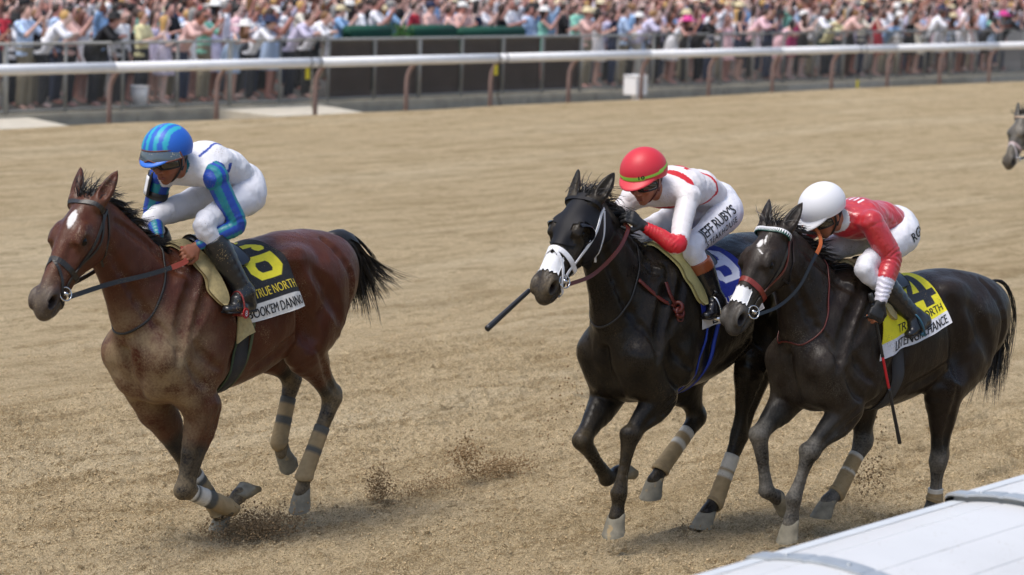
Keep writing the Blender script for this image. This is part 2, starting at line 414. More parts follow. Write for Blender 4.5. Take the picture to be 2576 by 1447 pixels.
bp3 = nn.new('ShaderNodeBump'); bp3.invert = True; bp3.inputs['Strength'].default_value = .9; bp3.inputs['Distance'].default_value = .014; lk(vo.outputs['Distance'], bp3.inputs['Height'])
bp2 = nn.new('ShaderNodeBump'); bp2.inputs['Strength'].default_value = .9; bp2.inputs['Distance'].default_value = .09; lk(ntex(7, 6, .72, (.75, 1.4, 1)), bp2.inputs['Height']); lk(bp2.outputs[0], bp.inputs['Normal'])
lk(bp.outputs[0], bp3.inputs['Normal']); lk(bp3.outputs[0], b.inputs['Normal'])
tag(mk('track', V, F, gm), kind='structure')

# loose crumbs of dirt lying on the nearer track
Rg = np.random.default_rng(12); NC = 90000
cx = Rg.uniform(9.8, 24, NC); cy = Rg.uniform(5.6, 17, NC)
ax_, ay_ = np.interp(cx, gx, np.arange(len(gx))), np.interp(cy, gy, np.arange(len(gy))); cz = Z[np.round(ax_).astype(int), np.round(ay_).astype(int)]
cr = .003 + .008 * Rg.random(NC) ** 5
octv = np.array([(1, 0, 0), (-1, 0, 0), (0, 1, 0), (0, -1, 0), (0, 0, 1), (0, 0, -.6)], float); octf = np.array([(0, 2, 4), (2, 1, 4), (1, 3, 4), (3, 0, 4), (2, 0, 5), (1, 2, 5), (3, 1, 5), (0, 3, 5)])
th_ = Rg.uniform(0, 6.28, NC); jit = Rg.uniform(.6, 1.25, (NC, 6, 1)); o_ = octv[None] * jit * cr[:, None, None]
o_ = np.stack([o_[..., 0] * np.cos(th_)[:, None] - o_[..., 1] * np.sin(th_)[:, None], o_[..., 0] * np.sin(th_)[:, None] + o_[..., 1] * np.cos(th_)[:, None], o_[..., 2]], -1)
Vc = (o_ + np.stack([cx, cy, cz + cr * .35], 1)[:, None]).reshape(-1, 3); Fc = (octf[None] + 6 * np.arange(NC)[:, None, None]).reshape(-1, 3)
tag(mk('dirt_crumbs', Vc, Fc, material('dirt crumbs', srgb('#bda681'), rough=.95, noise=.35, nscale=90, spec=.15)), kind='stuff')

M_conc = material('weathered concrete', srgb('#aaa392'), rough=.9, noise=.22, nscale=3, bump=.3, bscale=40, dirt=srgb('#6e6455'), dirt_amt=.5, dirt_scale=30)
M_conc2 = material('pale concrete', srgb('#bdb6a6'), rough=.9, noise=.12, nscale=5, bump=.3, bscale=50)
M_apron = material('asphalt apron', srgb('#55534f'), rough=.95, noise=.25, nscale=4, bump=.3, bscale=60)
rk = random.Random(2)
kb = MB()
x = 30.0
kerb = tag(MB().box((25, 36.62, -.6), (135, 36.98, .02)).build('kerb_wall', M_conc, smooth=False), kind='structure')
while x < 84:                                                # cast kerb sections with open joints
    w_ = rk.uniform(1.9, 3.1); mb = MB(); mb.box((x + .012, 36.585, -.58), (x + w_ - .012, 36.619, -.02 + rk.uniform(-.012, .012))); mb.build('panel', M_conc if rk.random() < .75 else M_conc2, kerb, smooth=False); x += w_
Va, Fa = grid_mesh(np.array([[(x, y, .05 + .012 * (y - 36.98)) for y in (36.98, 48, 90)] for x in (-20, 40, 60, 80, 220)], float)); tag(mk('apron', Va, Fa, M_apron), kind='structure')
for n_, (x0, x1, y0, y1, z) in enumerate(((33.2, 37.0, 35.0, 36.58, -.045), (42.4, 45.0, 35.05, 36.58, -.05))):
    mb = MB(); mb.add([(x0, y0, -.4), (x1, y0, -.4), (x1 + .6, y1, -.4), (x0 + .2, y1, -.4), (x0, y0, z), (x1, y0, z), (x1 + .6, y1, z + .03), (x0 + .2, y1, z + .03)], [(0, 3, 2, 1), (4, 5, 6, 7), (0, 1, 5, 4), (1, 2, 6, 5), (2, 3, 7, 6), (3, 0, 4, 7)])
    tag(mb.build('pavement_slab', M_conc2, smooth=False), kind='structure')
# low cream stand wall far behind the crowd
M_stand = material('green painted boards', srgb('#274a3c'), rough=.7, noise=.2, nscale=2)
sw = empty('stand_wall', (60, 62, 0), label='dark green boarded wall far behind the crowd', cat='wall')
for k in range(60):
    mb = MB(); mb.box((-50 + k * 3.0 + .02, 0, 0), (-50 + k * 3.0 + 2.98, .3, 3.2 + .0)); mb.build('board_panel', M_stand, sw, smooth=False)

# ------------------------------------------------------------------ outer running rail
M_railw = material('white rail plastic', srgb('#f4f4f4'), rough=.7, noise=.06, nscale=3, dirt=srgb('#a3937a'), dirt_amt=.4, dirt_scale=30)
M_post = material('dusty pink post', srgb('#8e7770'), rough=.85, noise=.12, nscale=6)
M_dark = material('black cable', (.02, .02, .02), rough=.6)
M_tagy = material('yellow tag', srgb('#d6c62c'), rough=.6)
rail = empty('running_rail', (55, 34.72, 0), label='white tubular running rail on pink gooseneck posts along the far side of the track', cat='rail')
def el_tube(mb, x0, x1, y, z, ry, rz_, n=20, m_=2):
    V = []; F = []
    for i in range(m_):
        for k in range(n):
            a_ = 2 * math.pi * k / n; V.append((x0 + (x1 - x0) * i / (m_ - 1), y + math.cos(a_) * ry, z + math.sin(a_) * rz_))
    for i in range(m_ - 1):
        for k in range(n): F.append((i * n + k, i * n + (k + 1) % n, (i + 1) * n + (k + 1) % n, (i + 1) * n + k))
    mb.add(V, [f_[::-1] for f_ in F] + [tuple(range(n)), tuple((m_ - 1) * n + k for k in range(n))[::-1]])
for k in range(14):
    x0 = 26.6 + k * 5.55; mb = MB(); el_tube(mb, x0 - 55 + .006, x0 + 5.55 - 55 - .006, 0, .935, .085, .088); mb.build('rail_tube', M_railw, rail)
for k in range(24):
    x = 26.75 + 2.765 * k - 55 + .02; mb = MB()
    mb.tube([(x, .20, -.4), (x, .20, .45), (x, .185, .62), (x, .13, .74), (x, .06, .82), (x, 0, .865)], [.043, .043, .043, .042, .04, .036], 12); mb.build('post', M_post, rail)
for x in (43.0, 48.9, 63.7, 74.0):
    for dx in (-.10, .16):
        mb = MB(); mb.tube([(x - 55 + dx, math.cos(t) * .092, .935 + math.sin(t) * .095) for t in np.linspace(0, 2 * math.pi, 20)], .010, 6); mb.build('cable_tie', M_dark, rail)
    mb = MB(); mb.tube([(x - 55, .0, .85), (x - 55 + .05, .04, .5), (x - 55 + .12, .12, .2), (x - 55 + .5, .3, -.05), (x - 55 + 1.2, .4, -.09)], .012, 6); mb.build('cable', M_dark if x > 44 else M_conc2, rail)
for x, z in ((42.85, .74), (48.75, .70), (63.6, .10), (73.9, .6)):
    mb = MB(); mb.box((x - 55 - .045, -.03, z - .10), (x - 55 + .045, .0, z + .10)); mb.build('tag', M_tagy, rail, smooth=False)
cb = empty('control_box', (54.86, 35.35, -.15), label='white electrical box on a post behind the running rail', cat='box')
mb = MB(); mb.box((-.22, -.16, .18), (.22, .16, .58)); mb.build('case', M_railw, cb, smooth=False)
mb = MB(); mb.box((-.235, -.175, .581), (.235, .175, .60)); mb.build('lid', M_railw, cb, smooth=False)
mb = MB(); mb.tube([(0, 0, -.3), (0, 0, .18)], .08, 12); mb.build('post', M_railw, cb)

# ------------------------------------------------------------------ chain link fence in front of the crowd
M_galv = material('galvanised pipe', srgb('#a2a29d'), rough=.5, metal=.35, noise=.1, nscale=8)
M_wire = material('fence wire', srgb('#6f706c'), rough=.6, metal=.3)
M_screen = material('dark wind screen', srgb('#4b3f37'), rough=.9, noise=.18, nscale=3, bump=.3, bscale=30)
fence = empty('chain_link_fence', (55, 36.8, 0), label='grey chain link fence with dark screens holding back the crowd', cat='fence')
FX = [31.4 + 1.467 * k for k in range(36)]
for k, x in enumerate(FX):
    mb = MB(); mb.tube([(x - 55, 0, -.02), (x - 55, 0, 1.20)], .030 if k % 4 else .045, 10); mb.build('post', M_galv, fence)
mb = MB(); el_tube(mb, FX[0] - 55, FX[-1] - 55, -.0, 1.225, .026, .026, 12, 2); mb.build('top_rail', M_galv, fence)
mb = MB(); el_tube(mb, FX[0] - 55, FX[-1] - 55, -.0, .075, .022, .022, 12, 2); mb.build('bottom_rail', M_galv, fence)
mb = MB(); z0, z1 = .08, 1.22
for dr in (1, -1):
    x = FX[0] - 1.2
    while x < FX[-1]:
        xa, xb = (x, x + (z1 - z0)) if dr > 0 else (x + (z1 - z0), x)
        w_ = .0028; yy = -.036 - .003 * dr
        mb.add([(xa - w_ - 55, yy, z0), (xa + w_ - 55, yy, z0), (xb + w_ - 55, yy, z1), (xb - w_ - 55, yy, z1), (xa - 55, yy - .004, z0), (xb - 55, yy - .004, z1)], [(0, 1, 2, 3), (0, 4, 5, 3), (4, 1, 2, 5)])
        x += .075
tag(mb.build('wire_mesh', M_wire, fence, smooth=False), kind='stuff')
for k in range(len(FX) - 1):
    if 46.0 < FX[k] < 54.8:
        n, m_ = 10, 8; g = np.zeros((n, m_, 3)); q = np.zeros((n, m_, 3)); q[..., 1] = -1
        for i in range(n):
            for j in range(m_): g[i, j] = (FX[k] + .035 + (1.467 - .07) * i / (n - 1) - 55, .042 + .012 * math.sin(i * 1.1 + j * .7 + k), .09 + 1.12 * j / (m_ - 1))
        sheet(g, q, .004, M_screen, 'wind_screen', fence)

# ------------------------------------------------------------------ near rail with its broad white cover
M_cover = material('white moulded cover', srgb('#cdcdcc'), rough=.38, noise=.05, nscale=2.5, bump=.05, bscale=10, dirt=srgb('#9a8c70'), dirt_amt=.45, dirt_scale=70)
M_alu = material('brushed aluminium', srgb('#b9bdbf'), rough=.42, metal=.55, noise=.12, nscale=14, bump=.1, bscale=90)
M_lip = material('grey white lip', srgb('#c3c7c9'), rough=.5, noise=.06, nscale=12)
cov = empty('inner_rail', (10.7, 5.3, 0), label='white moulded inner rail cover with grey metal joint straps in the foreground', cat='rail')
prof = [(5.735, 1.035), (5.735, 1.085), (5.728, 1.098), (5.712, 1.102), (5.655, 1.106), (5.648, 1.103), (5.642, 1.105)]
ys = list(np.linspace(5.630, 4.45, 48))
def dome(y): return 1.124 - .45 * (5.45 - y) ** 2
prof2 = prof + [(y, dome(y) - (.0035 if min(abs(y - s) for s in (5.49, 5.24, 5.05, 4.83)) < .012 else 0)) for y in sorted(set(ys + [s + d_ for s in (5.49, 5.24, 5.05, 4.83) for d_ in (-.022, -.013, -.008, 0, .008, .013, .022)]), reverse=True)] + [(4.43, .60), (4.44, .58)]
def extrude(profile, x0, x1, dz=0., c0=0.):
    n = len(profile); V = [(x - 10.7, y - 5.3, z + dz) for x in (x0, x1) for y, z in profile]; F = [(i, i + 1, n + i + 1, n + i) for i in range(n - 1)]; 
    F += [tuple(range(n - 1, -1, -1)), tuple(range(n, 2 * n))]; return V, F
for x0, x1, dz in ((5.4, 8.22, 0), (8.23, 9.86, 0), (9.90, 11.50, 0), (11.54, 13.2, .022), (13.22, 14.9, .022), (14.92, 16.6, .022)):
    V, F = extrude(prof2, x0, x1, dz); pn = mk('cover_panel', V, F, M_cover, cov, smooth=False)
    V, F = extrude([(y + .002 if y > 5.72 else y, z + .0022) for y, z in prof[:5]], x0 + .001, x1 - .001, dz); mk('edge_lip', V, [f_ for f_ in F if len(f_) == 4], M_lip, pn, smooth=False)
for xs, dz, w_ in ((8.225, 0, .11), (9.88, 0, .115), (11.53, .022, .10), (13.21, .022, .10), (14.91, .022, .1)):
    pr_ = [(y + (.012 if y > 5.70 else 0), z + .012) for y, z in prof2 if y > 4.44]
    V, F = extrude(pr_, xs - w_ / 2, xs + w_ / 2, dz); V2 = [(x, y, z - .010) for x, y, z in V]
    n = len(V) // 2
    st_ = mk('joint_strap', V + V2, F[:n - 1] + [tuple(i + 2 * n for i in f_[::-1]) for f_ in F[:n - 1]] + [(i, i + 2 * n, i + 2 * n + 1, i + 1) for i in range(n - 1)] + [(n + i, n + i + 1, 3 * n + i + 1, 3 * n + i) for i in range(n - 1)] + [(0, n, 3 * n, 2 * n)], M_alu, cov, smooth=False)
    for y in (5.60, 5.33, 5.0):
        mb = MB(); mb.tube([(xs - 10.7, y - 5.3, dome(y) + dz + .010), (xs - 10.7, y - 5.3, dome(y) + dz + .018)], .009, 8); mb.build('rivet', M_alu, st_)
for x in np.arange(6.2, 16, 2.4):
    mb = MB(); mb.tube([(x - 10.7, 4.9 - 5.3, -.3), (x - 10.7, 4.9 - 5.3, .93)], .05, 12); mb.build('post', M_galv, cov)
mb = MB(); mb.box((5.5 - 10.7, 4.86 - 5.3, .88), (16.5 - 10.7, 4.94 - 5.3, .94)); mb.build('beam', M_galv, cov, smooth=False)

# ------------------------------------------------------------------ racehorses
DUST = srgb('#b59f78')
M_hair = material('horse hair', (.012, .010, .009), rough=.45, noise=.4, nscale=30)
M_hoof = material('hoof horn', srgb('#7d7766'), rough=.7, noise=.3, nscale=25, dirt=srgb('#a58e66'), dirt_amt=.85, dirt_scale=20, bump=.3, bscale=80)
M_eye = material('eye', (.006, .004, .003), rough=.10, spec=.22)
M_blackleather = material('black leather', (.018, .017, .016), rough=.42, bump=.2, bscale=220, dirt=srgb('#a5916d'), dirt_amt=.55, dirt_scale=230)
M_cleanblack = material('clean black leather', (.013, .013, .015), rough=.28, bump=.15, bscale=160)
M_brownleather = material('brown leather', srgb('#5a1f16'), rough=.4, bump=.2, bscale=200)
M_redrubber = material('red rubber grip', srgb('#a84a3a'), rough=.7, bump=.5, bscale=300, dirt=srgb('#a5916d'), dirt_amt=.4)
M_orangerubber = material('orange rubber grip', srgb('#b9602f'), rough=.7, bump=.5, bscale=300)
M_white = material('white strap', (.74, .74, .76), rough=.5, bump=.15, bscale=300)
M_steel = material('polished steel', (.62, .62, .62), rough=.22, metal=1.)
M_tape = material('white tape', (.76, .76, .77), rough=.7, bump=.5, bscale=90, noise=.08, nscale=40)
M_bandage = material('bandage', rough=.85, col_attr=True, noise=.15, nscale=22, bump=.35, bscale=45, stretch=(1, 1, 6), dirt=srgb('#8b7650'), dirt_amt=.6, dirt_scale=90)
M_cloth = material('saddle cloth', rough=.72, col_attr=True, noise=.05, nscale=30, bump=.6, bscale=15, dist=.022, dirt=srgb('#8b7650'), dirt_amt=.6, dirt_scale=140)
M_foam = material('foam pad', srgb('#a8976a'), rough=.9, noise=.18, nscale=60, bump=.35, bscale=260, dirt=srgb('#7b6a4a'), dirt_amt=.5)
M_hood = material('lycra hood', (.007, .0068, .009), rough=.6, bump=.15, bscale=500, spec=.25)
M_blinker = material('blinker cup', (.01, .01, .012), rough=.12, spec=.6)
M_girth = material('girth webbing', (.03, .03, .032), rough=.8, bump=.5, bscale=200, dirt=srgb('#a5916d'), dirt_amt=.4, dirt_scale=160)
M_letter_k = material('black lettering', (.012, .012, .014), rough=.7)
M_letter_w = material('white lettering', (.75, .75, .78), rough=.7)
M_letter_y = material('gold lettering', srgb('#d8bf3a'), rough=.7)

def unit(v): v = np.array(v, float); return v / np.linalg.norm(v)

def make_horse(cfg, h=.0075):
    S = cfg.get('S', 1.0); wx, wz = cfg['W']; p = cfg.get('pitch', 0.); cp, sp = math.cos(p), math.sin(p)
    def T(x, y, z):
        dx, dz = x * S, (z - 1.62) * S
        return np.array([wx + dx * cp + dz * sp, y * S, wz - dx * sp + dz * cp])
    P = np.array(cfg['P'], float); M_ = np.array(cfg['M'], float)
    a = unit(M_ - P); L = np.linalg.norm(M_ - P)
    s_ = unit(np.cross((0, 0, 1.), (a[0], a[1], 0)) + np.array((0, 0, cfg.get('headroll', 0))))
    s_ = unit(s_ - a * (s_ @ a)); n_ = np.cross(s_, a)
    if n_[2] < 0: n_ = -n_
    HS = L / .62 * cfg.get('hs', 1.10)
    def H(t, n, s): return P + a * (L * t) + n_ * (n * HS) + s_ * (s * HS)
    legs = cfg['legs']
    f = Field((-1.75, -.5, -.05), (1.65, .5, 2.35), h)
    lat = (0, 1, 0)
    # trunk
    sec = [(.30, 1.12, .10, .13), (.22, 1.13, .185, .25), (.07, 1.19, .235, .37), (-.10, 1.205, .255, .395), (-.30, 1.185, .275, .37), (-.50, 1.195, .285, .345),
           (-.70, 1.255, .272, .315), (-.84, 1.295, .26, .285), (-1.0, 1.315, .24, .25), (-1.15, 1.33, .20, .20), (-1.25, 1.33, .12, .13)]
    sec = [(*T(x, 0, z), w * S, hh * S) for x, z, w, hh in sec]
    f.chain(sec, lat, n=40, k=.03, kin=.02)
    f.chain([(*T(.02, 0, 1.55), .045 * S, .075 * S), (*T(-.14, 0, 1.555), .04 * S, .07 * S), (*T(-.32, 0, 1.50), .03 * S, .05 * S)], lat, n=8, k=.06)      # withers ridge
    # neck
    Pe = P + a * (.06 * L) - n_ * .075 * HS
    C0, C1 = T(-.04, 0, 1.27), T(.17, 0, 1.33)
    C2 = C1 * .50 + Pe * .50 + np.array([.0, 0, .015]); C15 = C1 * .76 + Pe * .24
    nk = cfg.get('neck', 1.0)
    f.chain([(*C0, .165 * S, .32 * S), (*C1, .15 * S, .275 * S), (*C15, .118 * S, .235 * S * nk), (*C2, .095 * S, .185 * S * nk), (*(C2 * .42 + Pe * .58), .078 * S, .15 * S * nk), (*Pe, .07 * S, .115 * S)], lat, n=26, k=.07, kin=.02)
    for sd in (1, -1):
        # shoulder, breast, triceps, hip, buttock masses
        f.seg(T(.0, .12 * sd, 1.46), T(.27, .15 * sd, 1.10), (.06 * S, .12 * S), (.085 * S, .115 * S), lat, k=.045)
        f.ell(T(.265, .095 * sd, 1.02), (.10 * S, .088 * S, .15 * S), k=.022)
        f.ell(T(-.03, .20 * sd, 1.06), (.14 * S, .07 * S, .17 * S), k=.022)
        f.ell(T(.16, .185 * sd, 1.20), (.07 * S, .055 * S, .20 * S), ((.8, 0, .6), (0, 1, 0), (-.6, 0, .8)), k=.03)
        f.ell(T(-.72, .185 * sd, 1.475), (.09 * S, .05 * S, .05 * S), k=.09)
        f.ell(T(-1.17, .10 * sd, 1.25), (.10 * S, .09 * S, .17 * S), k=.06)
    f.ell(T(.16, 0, .95), (.17 * S, .14 * S, .13 * S), k=.06)
    f.seg(T(.415, 0, 1.14), T(.385, 0, .90), (.02, .05), (.02, .05), lat, k=.07, op='sub')
    # legs
    for key in ('LF', 'RF'):
        sd = 1 if key[0] == 'L' else -1
        e, kn, fe, co, toe = [np.array(q, float) for q in legs[key]]
        ps = T(.27, .15 * sd, 1.10)
        f.seg(ps, e, (.095 * S, .12 * S), (.082 * S, .105 * S), lat, k=.06)
        inner = e + (T(0, .08 * sd, .95) - T(0, .17 * sd, .95)) * .4
        f.seg(T(.12, .10 * sd, .98), inner, (.09, .12), (.06, .08), lat, k=.05)
        fa = kn - e; bk = unit(np.cross(fa, lat)) * .012 * S
        up = unit(e - kn)
        f.chain([(*e, .082 * S, .104 * S), (*(e + fa * .28 - bk), .074 * S, .090 * S), (*(e + fa * .62), .052 * S, .060 * S), (*(e + fa * .86), .045 * S, .048 * S), (*kn, .049 * S, .053 * S)], lat, n=12, k=.03)
        cn = fe - kn
        f.chain([(*kn, .046 * S, .050 * S), (*(kn + cn * .16), .038 * S, .042 * S), (*(kn + cn * .45), .029 * S, .036 * S), (*(kn + cn * .80), .030 * S, .037 * S), (*fe, .039 * S, .043 * S), (*(fe * .45 + co * .55), .033 * S, .034 * S), (*co, .043 * S, .045 * S)], lat, n=16, k=.02)
        fw = unit(unit(kn - e) - unit(fe - kn)) if np.linalg.norm(unit(kn - e) - unit(fe - kn)) > .25 else unit(np.cross(lat, cn))
        if fw[0] < 0 and abs(fw[0]) > .3: fw = -fw
        f.ell(kn - fw * .040 * S - unit(cn) * .02, (.024 * S, .026 * S, .034 * S), k=.025)
        f.ell(kn + fw * .024 * S, (.036 * S, .042 * S, .04 * S), k=.02)
        f.ell(fe - unit(np.cross(lat, fe - kn)) * .02 * S, (.028 * S, .036 * S, .03 * S), k=.02)
    for key in ('LH', 'RH'):
        sd = 1 if key[0] == 'L' else -1
        st, hk, fe, co, toe = [np.array(q, float) for q in legs[key]]
        hp = T(-.98, .135 * sd, 1.31)
        mid = hp * .5 + st * .5 + np.array([-.05 * S, 0, 0])
        f.chain([(*hp, .125 * S, .235 * S), (*mid, .125 * S, .205 * S), (*st, .100 * S, .148 * S), (*(st * .62 + hk * .38), .072 * S, .095 * S), (*(st * .28 + hk * .72), .046 * S, .058 * S), (*hk, .046 * S, .058 * S)], lat, n=22, k=.06)
        out = unit(unit(hk - st) + unit(hk - fe)) if np.linalg.norm(unit(hk - st) + unit(hk - fe)) > .12 else np.array([-1., 0, 0])
        if out[0] > 0: out = -out
        ph = hk + out * .052 * S + unit(st - hk) * .035 * S
        f.ell(ph, (.027 * S, .024 * S, .034 * S), k=.03)
        f.seg(ph, st * .55 + hk * .45 + out * .05 * S, (.014 * S, .016 * S), (.02 * S, .03 * S), lat, k=.03)
        cn = fe - hk
        f.chain([(*hk, .044 * S, .056 * S), (*(hk + cn * .18), .038 * S, .046 * S), (*(hk + cn * .45), .031 * S, .038 * S), (*(hk + cn * .8), .031 * S, .038 * S), (*fe, .040 * S, .045 * S), (*(fe * .45 + co * .55), .034 * S, .035 * S), (*co, .043 * S, .045 * S)], lat, n=16, k=.025)
    # head
    hd = [(0., -.045, .070, .085), (.14, -.052, .080, .108), (.28, -.052, .088, .122), (.40, -.045, .082, .116), (.54, -.028, .064, .093), (.68, -.012, .052, .073), (.82, -.006, .050, .066), (.93, -.010, .048, .058), (.99, -.018, .036, .040)]
    f.chain([(*H(t, n, 0), w * HS, dd * HS) for t, n, w, dd in hd], s_, n=30, k=.03, kin=.012)
    AX = (a, n_, s_)
    for sd in (1, -1):
        f.ell(H(.27, -.085, .055 * sd), (.125 * HS, .095 * HS, .036 * HS), AX, k=.03)
        f.ell(H(.335, .026, .068 * sd), (.065 * HS, .040 * HS, .026 * HS), AX, k=.035)                 # brow / orbit
        f.ell(H(.37, .020, .106 * sd), (.031 * HS, .020 * HS, .018 * HS), AX, k=.010, op='sub')         # eye socket
        f.seg(H(.325, .044, .088 * sd), H(.415, .042, .084 * sd), (.010, .012), (.008, .010), n_, k=.015)
        f.seg(H(.43, -.012, .078 * sd), H(.60, -.018, .058 * sd), (.012, .012), (.008, .008), n_, k=.025)       # facial crest
        f.seg(H(.46, .045, .066 * sd), H(.68, .03, .058 * sd), (.014, .02), (.012, .016), n_, k=.03, op='sub')
        f.ell(H(.90, .024, .046 * sd), (.058 * HS, .036 * HS, .022 * HS), AX, k=.02)                    # nostril flare
        f.ell(H(.925, .022, .060 * sd), (.034 * HS, .022 * HS, .028 * HS), AX, k=.006, op='sub'); f.seg(H(.925, .020, .052 * sd), H(.885, .008, .026 * sd), (.013, .013), (.008, .008), n_, k=.006, op='sub')
        f.seg(H(.80, -.034, .064 * sd), H(.99, -.036, .045 * sd), (.0065, .026), (.0065, .03), n_, k=.008, op='sub')  # mouth line
        f.seg(H(.50, -.075, .028 * sd), H(.86, -.058, .026 * sd), (.022 * HS, .028 * HS), (.02 * HS, .022 * HS), s_, k=.025)   # jaw bars
        # ear
        eb = H(-.005, .005, .068 * sd); ed = unit(-a * .94 + n_ * cfg.get('earfwd', .05) + s_ * .20 * sd)
        el = .165 * HS
        ef = unit(n_ * .8 + s_ * .6 * sd); eu = unit(np.cross(ed, ef))
        f.chain([(*(eb - ed * .02), .034 * HS, .030 * HS), (*(eb + ed * el * .35), .036 * HS, .026 * HS), (*(eb + ed * el * .7), .025 * HS, .017 * HS), (*(eb + ed * el), .006, .006)], eu, n=10, k=.025)
        f.chain([(*(eb + ed * el * .12 + ef * .022), .012, .014), (*(eb + ed * el * .4 + ef * .022), .020 * HS, .018), (*(eb + ed * el * .72 + ef * .016), .013 * HS, .013), (*(eb + ed * el * .9 + ef * .01), .004, .004)], eu, n=8, k=.01) if False else None
        for t_, rr_ in ((.25, .022), (.45, .021), (.65, .015), (.8, .009)):
            f.ell(eb + ed * el * t_ + ef * .026 * HS, (rr_ * HS, .018 * HS, .035 * HS), (eu, ef, ed), k=.008, op='sub')
    f.ell(H(.91, -.062, 0), (.045 * HS, .026 * HS, .034 * HS), AX, k=.02)       # chin
    # muscle valleys pressed into the finished skin, found from the side
    def side_y(x, z, sd):
        ix, iz = int(round((x - f.lo[0]) / f.h)), int(round((z - f.lo[2]) / f.h))
        if not (0 <= ix < f.n[0] and 0 <= iz < f.n[2]): return None
        ys_ = np.where(f.D[ix, :, iz] < 0)[0]
        if len(ys_) == 0: return None
        return f.lo[1] + f.h * (ys_[-1] if sd > 0 else ys_[0])
    def groove(pts, sd, rad, depth, k=.02, n=9, op='sub'):
        c_ = catmull([(*q, 0) for q in pts], n); prev = None
        qs = []
        for x, z, _ in c_:
            y = side_y(x, z, sd); qs.append(None if y is None else np.array((x, y + sd * (rad - depth) * (1 if op == 'sub' else -1), z)))
        for i in range(n - 1):
            if qs[i] is not None and qs[i + 1] is not None and np.linalg.norm(qs[i] - qs[i + 1]) < .12:
                t0_ = math.sin(math.pi * (i + .5) / (n - 1)) * .5 + .5
                f.seg(qs[i], qs[i + 1], (rad * t0_,) * 2, (rad * t0_,) * 2, lat, k, op)
    def TT(*pp): return [tuple(T(x, 0, z)[[0, 2]]) for x, z in pp]
    g_ = cfg.get('tone', 1.4)
    for sd in (1, -1):
        groove(TT((.00, 1.56), (.13, 1.40), (.22, 1.24), (.27, 1.10)), sd, .045, .016 * g_, .03)
        groove(TT((-.06, 1.50), (.06, 1.34), (.16, 1.20)), sd, .03, .008 * g_, .03)
        groove(TT((-.15, 1.47), (-.21, 1.28), (-.20, 1.10), (-.12, .98)), sd, .05, .018 * g_, .03)
        groove(TT((.13, 1.16), (.06, 1.06), (-.02, 1.0)), sd, .025, .008 * g_, .02)
        groove(TT((.20, 1.08), (.12, .97), (.06, .92)), sd, .025, .009 * g_, .02)
        groove(TT((-.64, 1.42), (-.68, 1.26), (-.72, 1.10), (-.76, 1.0)), sd, .07, .024 * g_, .05)
        groove(TT((-.62, 1.06), (-.48, .98), (-.34, .93)), sd, .04, .008 * g_, .03)
        groove(TT((-1.02, 1.53), (-1.12, 1.35), (-1.13, 1.18), (-1.06, 1.02)), sd, .035, .012 * g_, .025)
        groove(TT((-.80, 1.40), (-.90, 1.25), (-.98, 1.10)), sd, .05, .010 * g_, .04)
        J0, J1 = (Pe + a * .06)[[0, 2]], T(.25, 0, 1.14)[[0, 2]]; md = (np.array(J0) + np.array(J1)) / 2 + np.array((-.01, -.01))
        groove([tuple(J0 * .85 + J1 * .15), tuple(md), tuple(J1)], sd, .03, .011 * g_, .02, 11)
        K0, K1 = (Pe + np.array((-.09, 0, -.02)))[[0, 2]], T(.08, 0, 1.50)[[0, 2]]
        groove([tuple(K0), tuple((np.array(K0) + K1) / 2 + np.array((-.01, .03))), tuple(K1)], sd, .03, .007 * g_, .025, 11)
        for key in ('F', 'H'):
            j = [np.array(q, float) for q in legs[('L' if sd > 0 else 'R') + key]]
            A_, B_ = j[0], j[1]; off_ = unit(np.cross(B_ - A_, lat)); off_ = off_ if off_[0] > 0 else -off_
            groove([tuple((A_ + off_ * .01)[[0, 2]]), tuple(((A_ + B_) / 2 + off_ * .012)[[0, 2]]), tuple((A_ * .15 + B_ * .85 + off_ * .005)[[0, 2]])], sd, .022, .006 * g_, .02)
            if key == 'F': groove([tuple((A_ - off_ * .045)[[0, 2]]), tuple(((A_ + B_) / 2 - off_ * .025)[[0, 2]])], sd, .018, .005 * g_, .016)
            C_, D_ = j[1], j[2]; off_ = unit(np.cross(D_ - C_, lat)); off_ = off_ if off_[0] < 0 else -off_
            groove([tuple((C_ * .75 + D_ * .25 + off_ * .010)[[0, 2]]), tuple((C_ * .2 + D_ * .8 + off_ * .012)[[0, 2]])], sd, .012, .0035, .012)
    V, F = f.mesh()
    V = relax(V, F, 2, .5)
    und = (vnoise(V, 11, 31) - .5) * .007 + (vnoise(V, 26, 32) - .5) * .0025
    fn_ = np.cross(V[F[:, 2]] - V[F[:, 0]], V[F[:, 3]] - V[F[:, 1]]); vn_ = np.zeros_like(V)
    for q_ in range(4):
        for c_ in range(3): vn_[:, c_] += np.bincount(F[:, q_], fn_[:, c_], len(V))
    vn_ /= np.linalg.norm(vn_, axis=1)[:, None] + 1e-12
    V = V + vn_ * und[:, None]
    # keep the largest shell only (drop loose specks)
    V = np.asarray(V)
    bvh = bvh_of(V, F)

    # coat colours
    base, dark, muz = [np.array(c) for c in (cfg['coat'], cfg['points'], cfg['muzzle'])]
    C = np.tile(base, (len(V), 1)); n1 = vnoise(V, 4, 3)[:, None]
    C *= .85 + .3 * n1
    def near(A, B, r0, r1):
        AB = B - A; t = np.clip(((V - A) @ AB) / (AB @ AB), 0, 1); q = V - (A + t[:, None] * AB)
        return 1 - sstep(r0, r1, np.linalg.norm(q, axis=1))
    w = np.zeros(len(V)); lowleg = np.zeros(len(V))
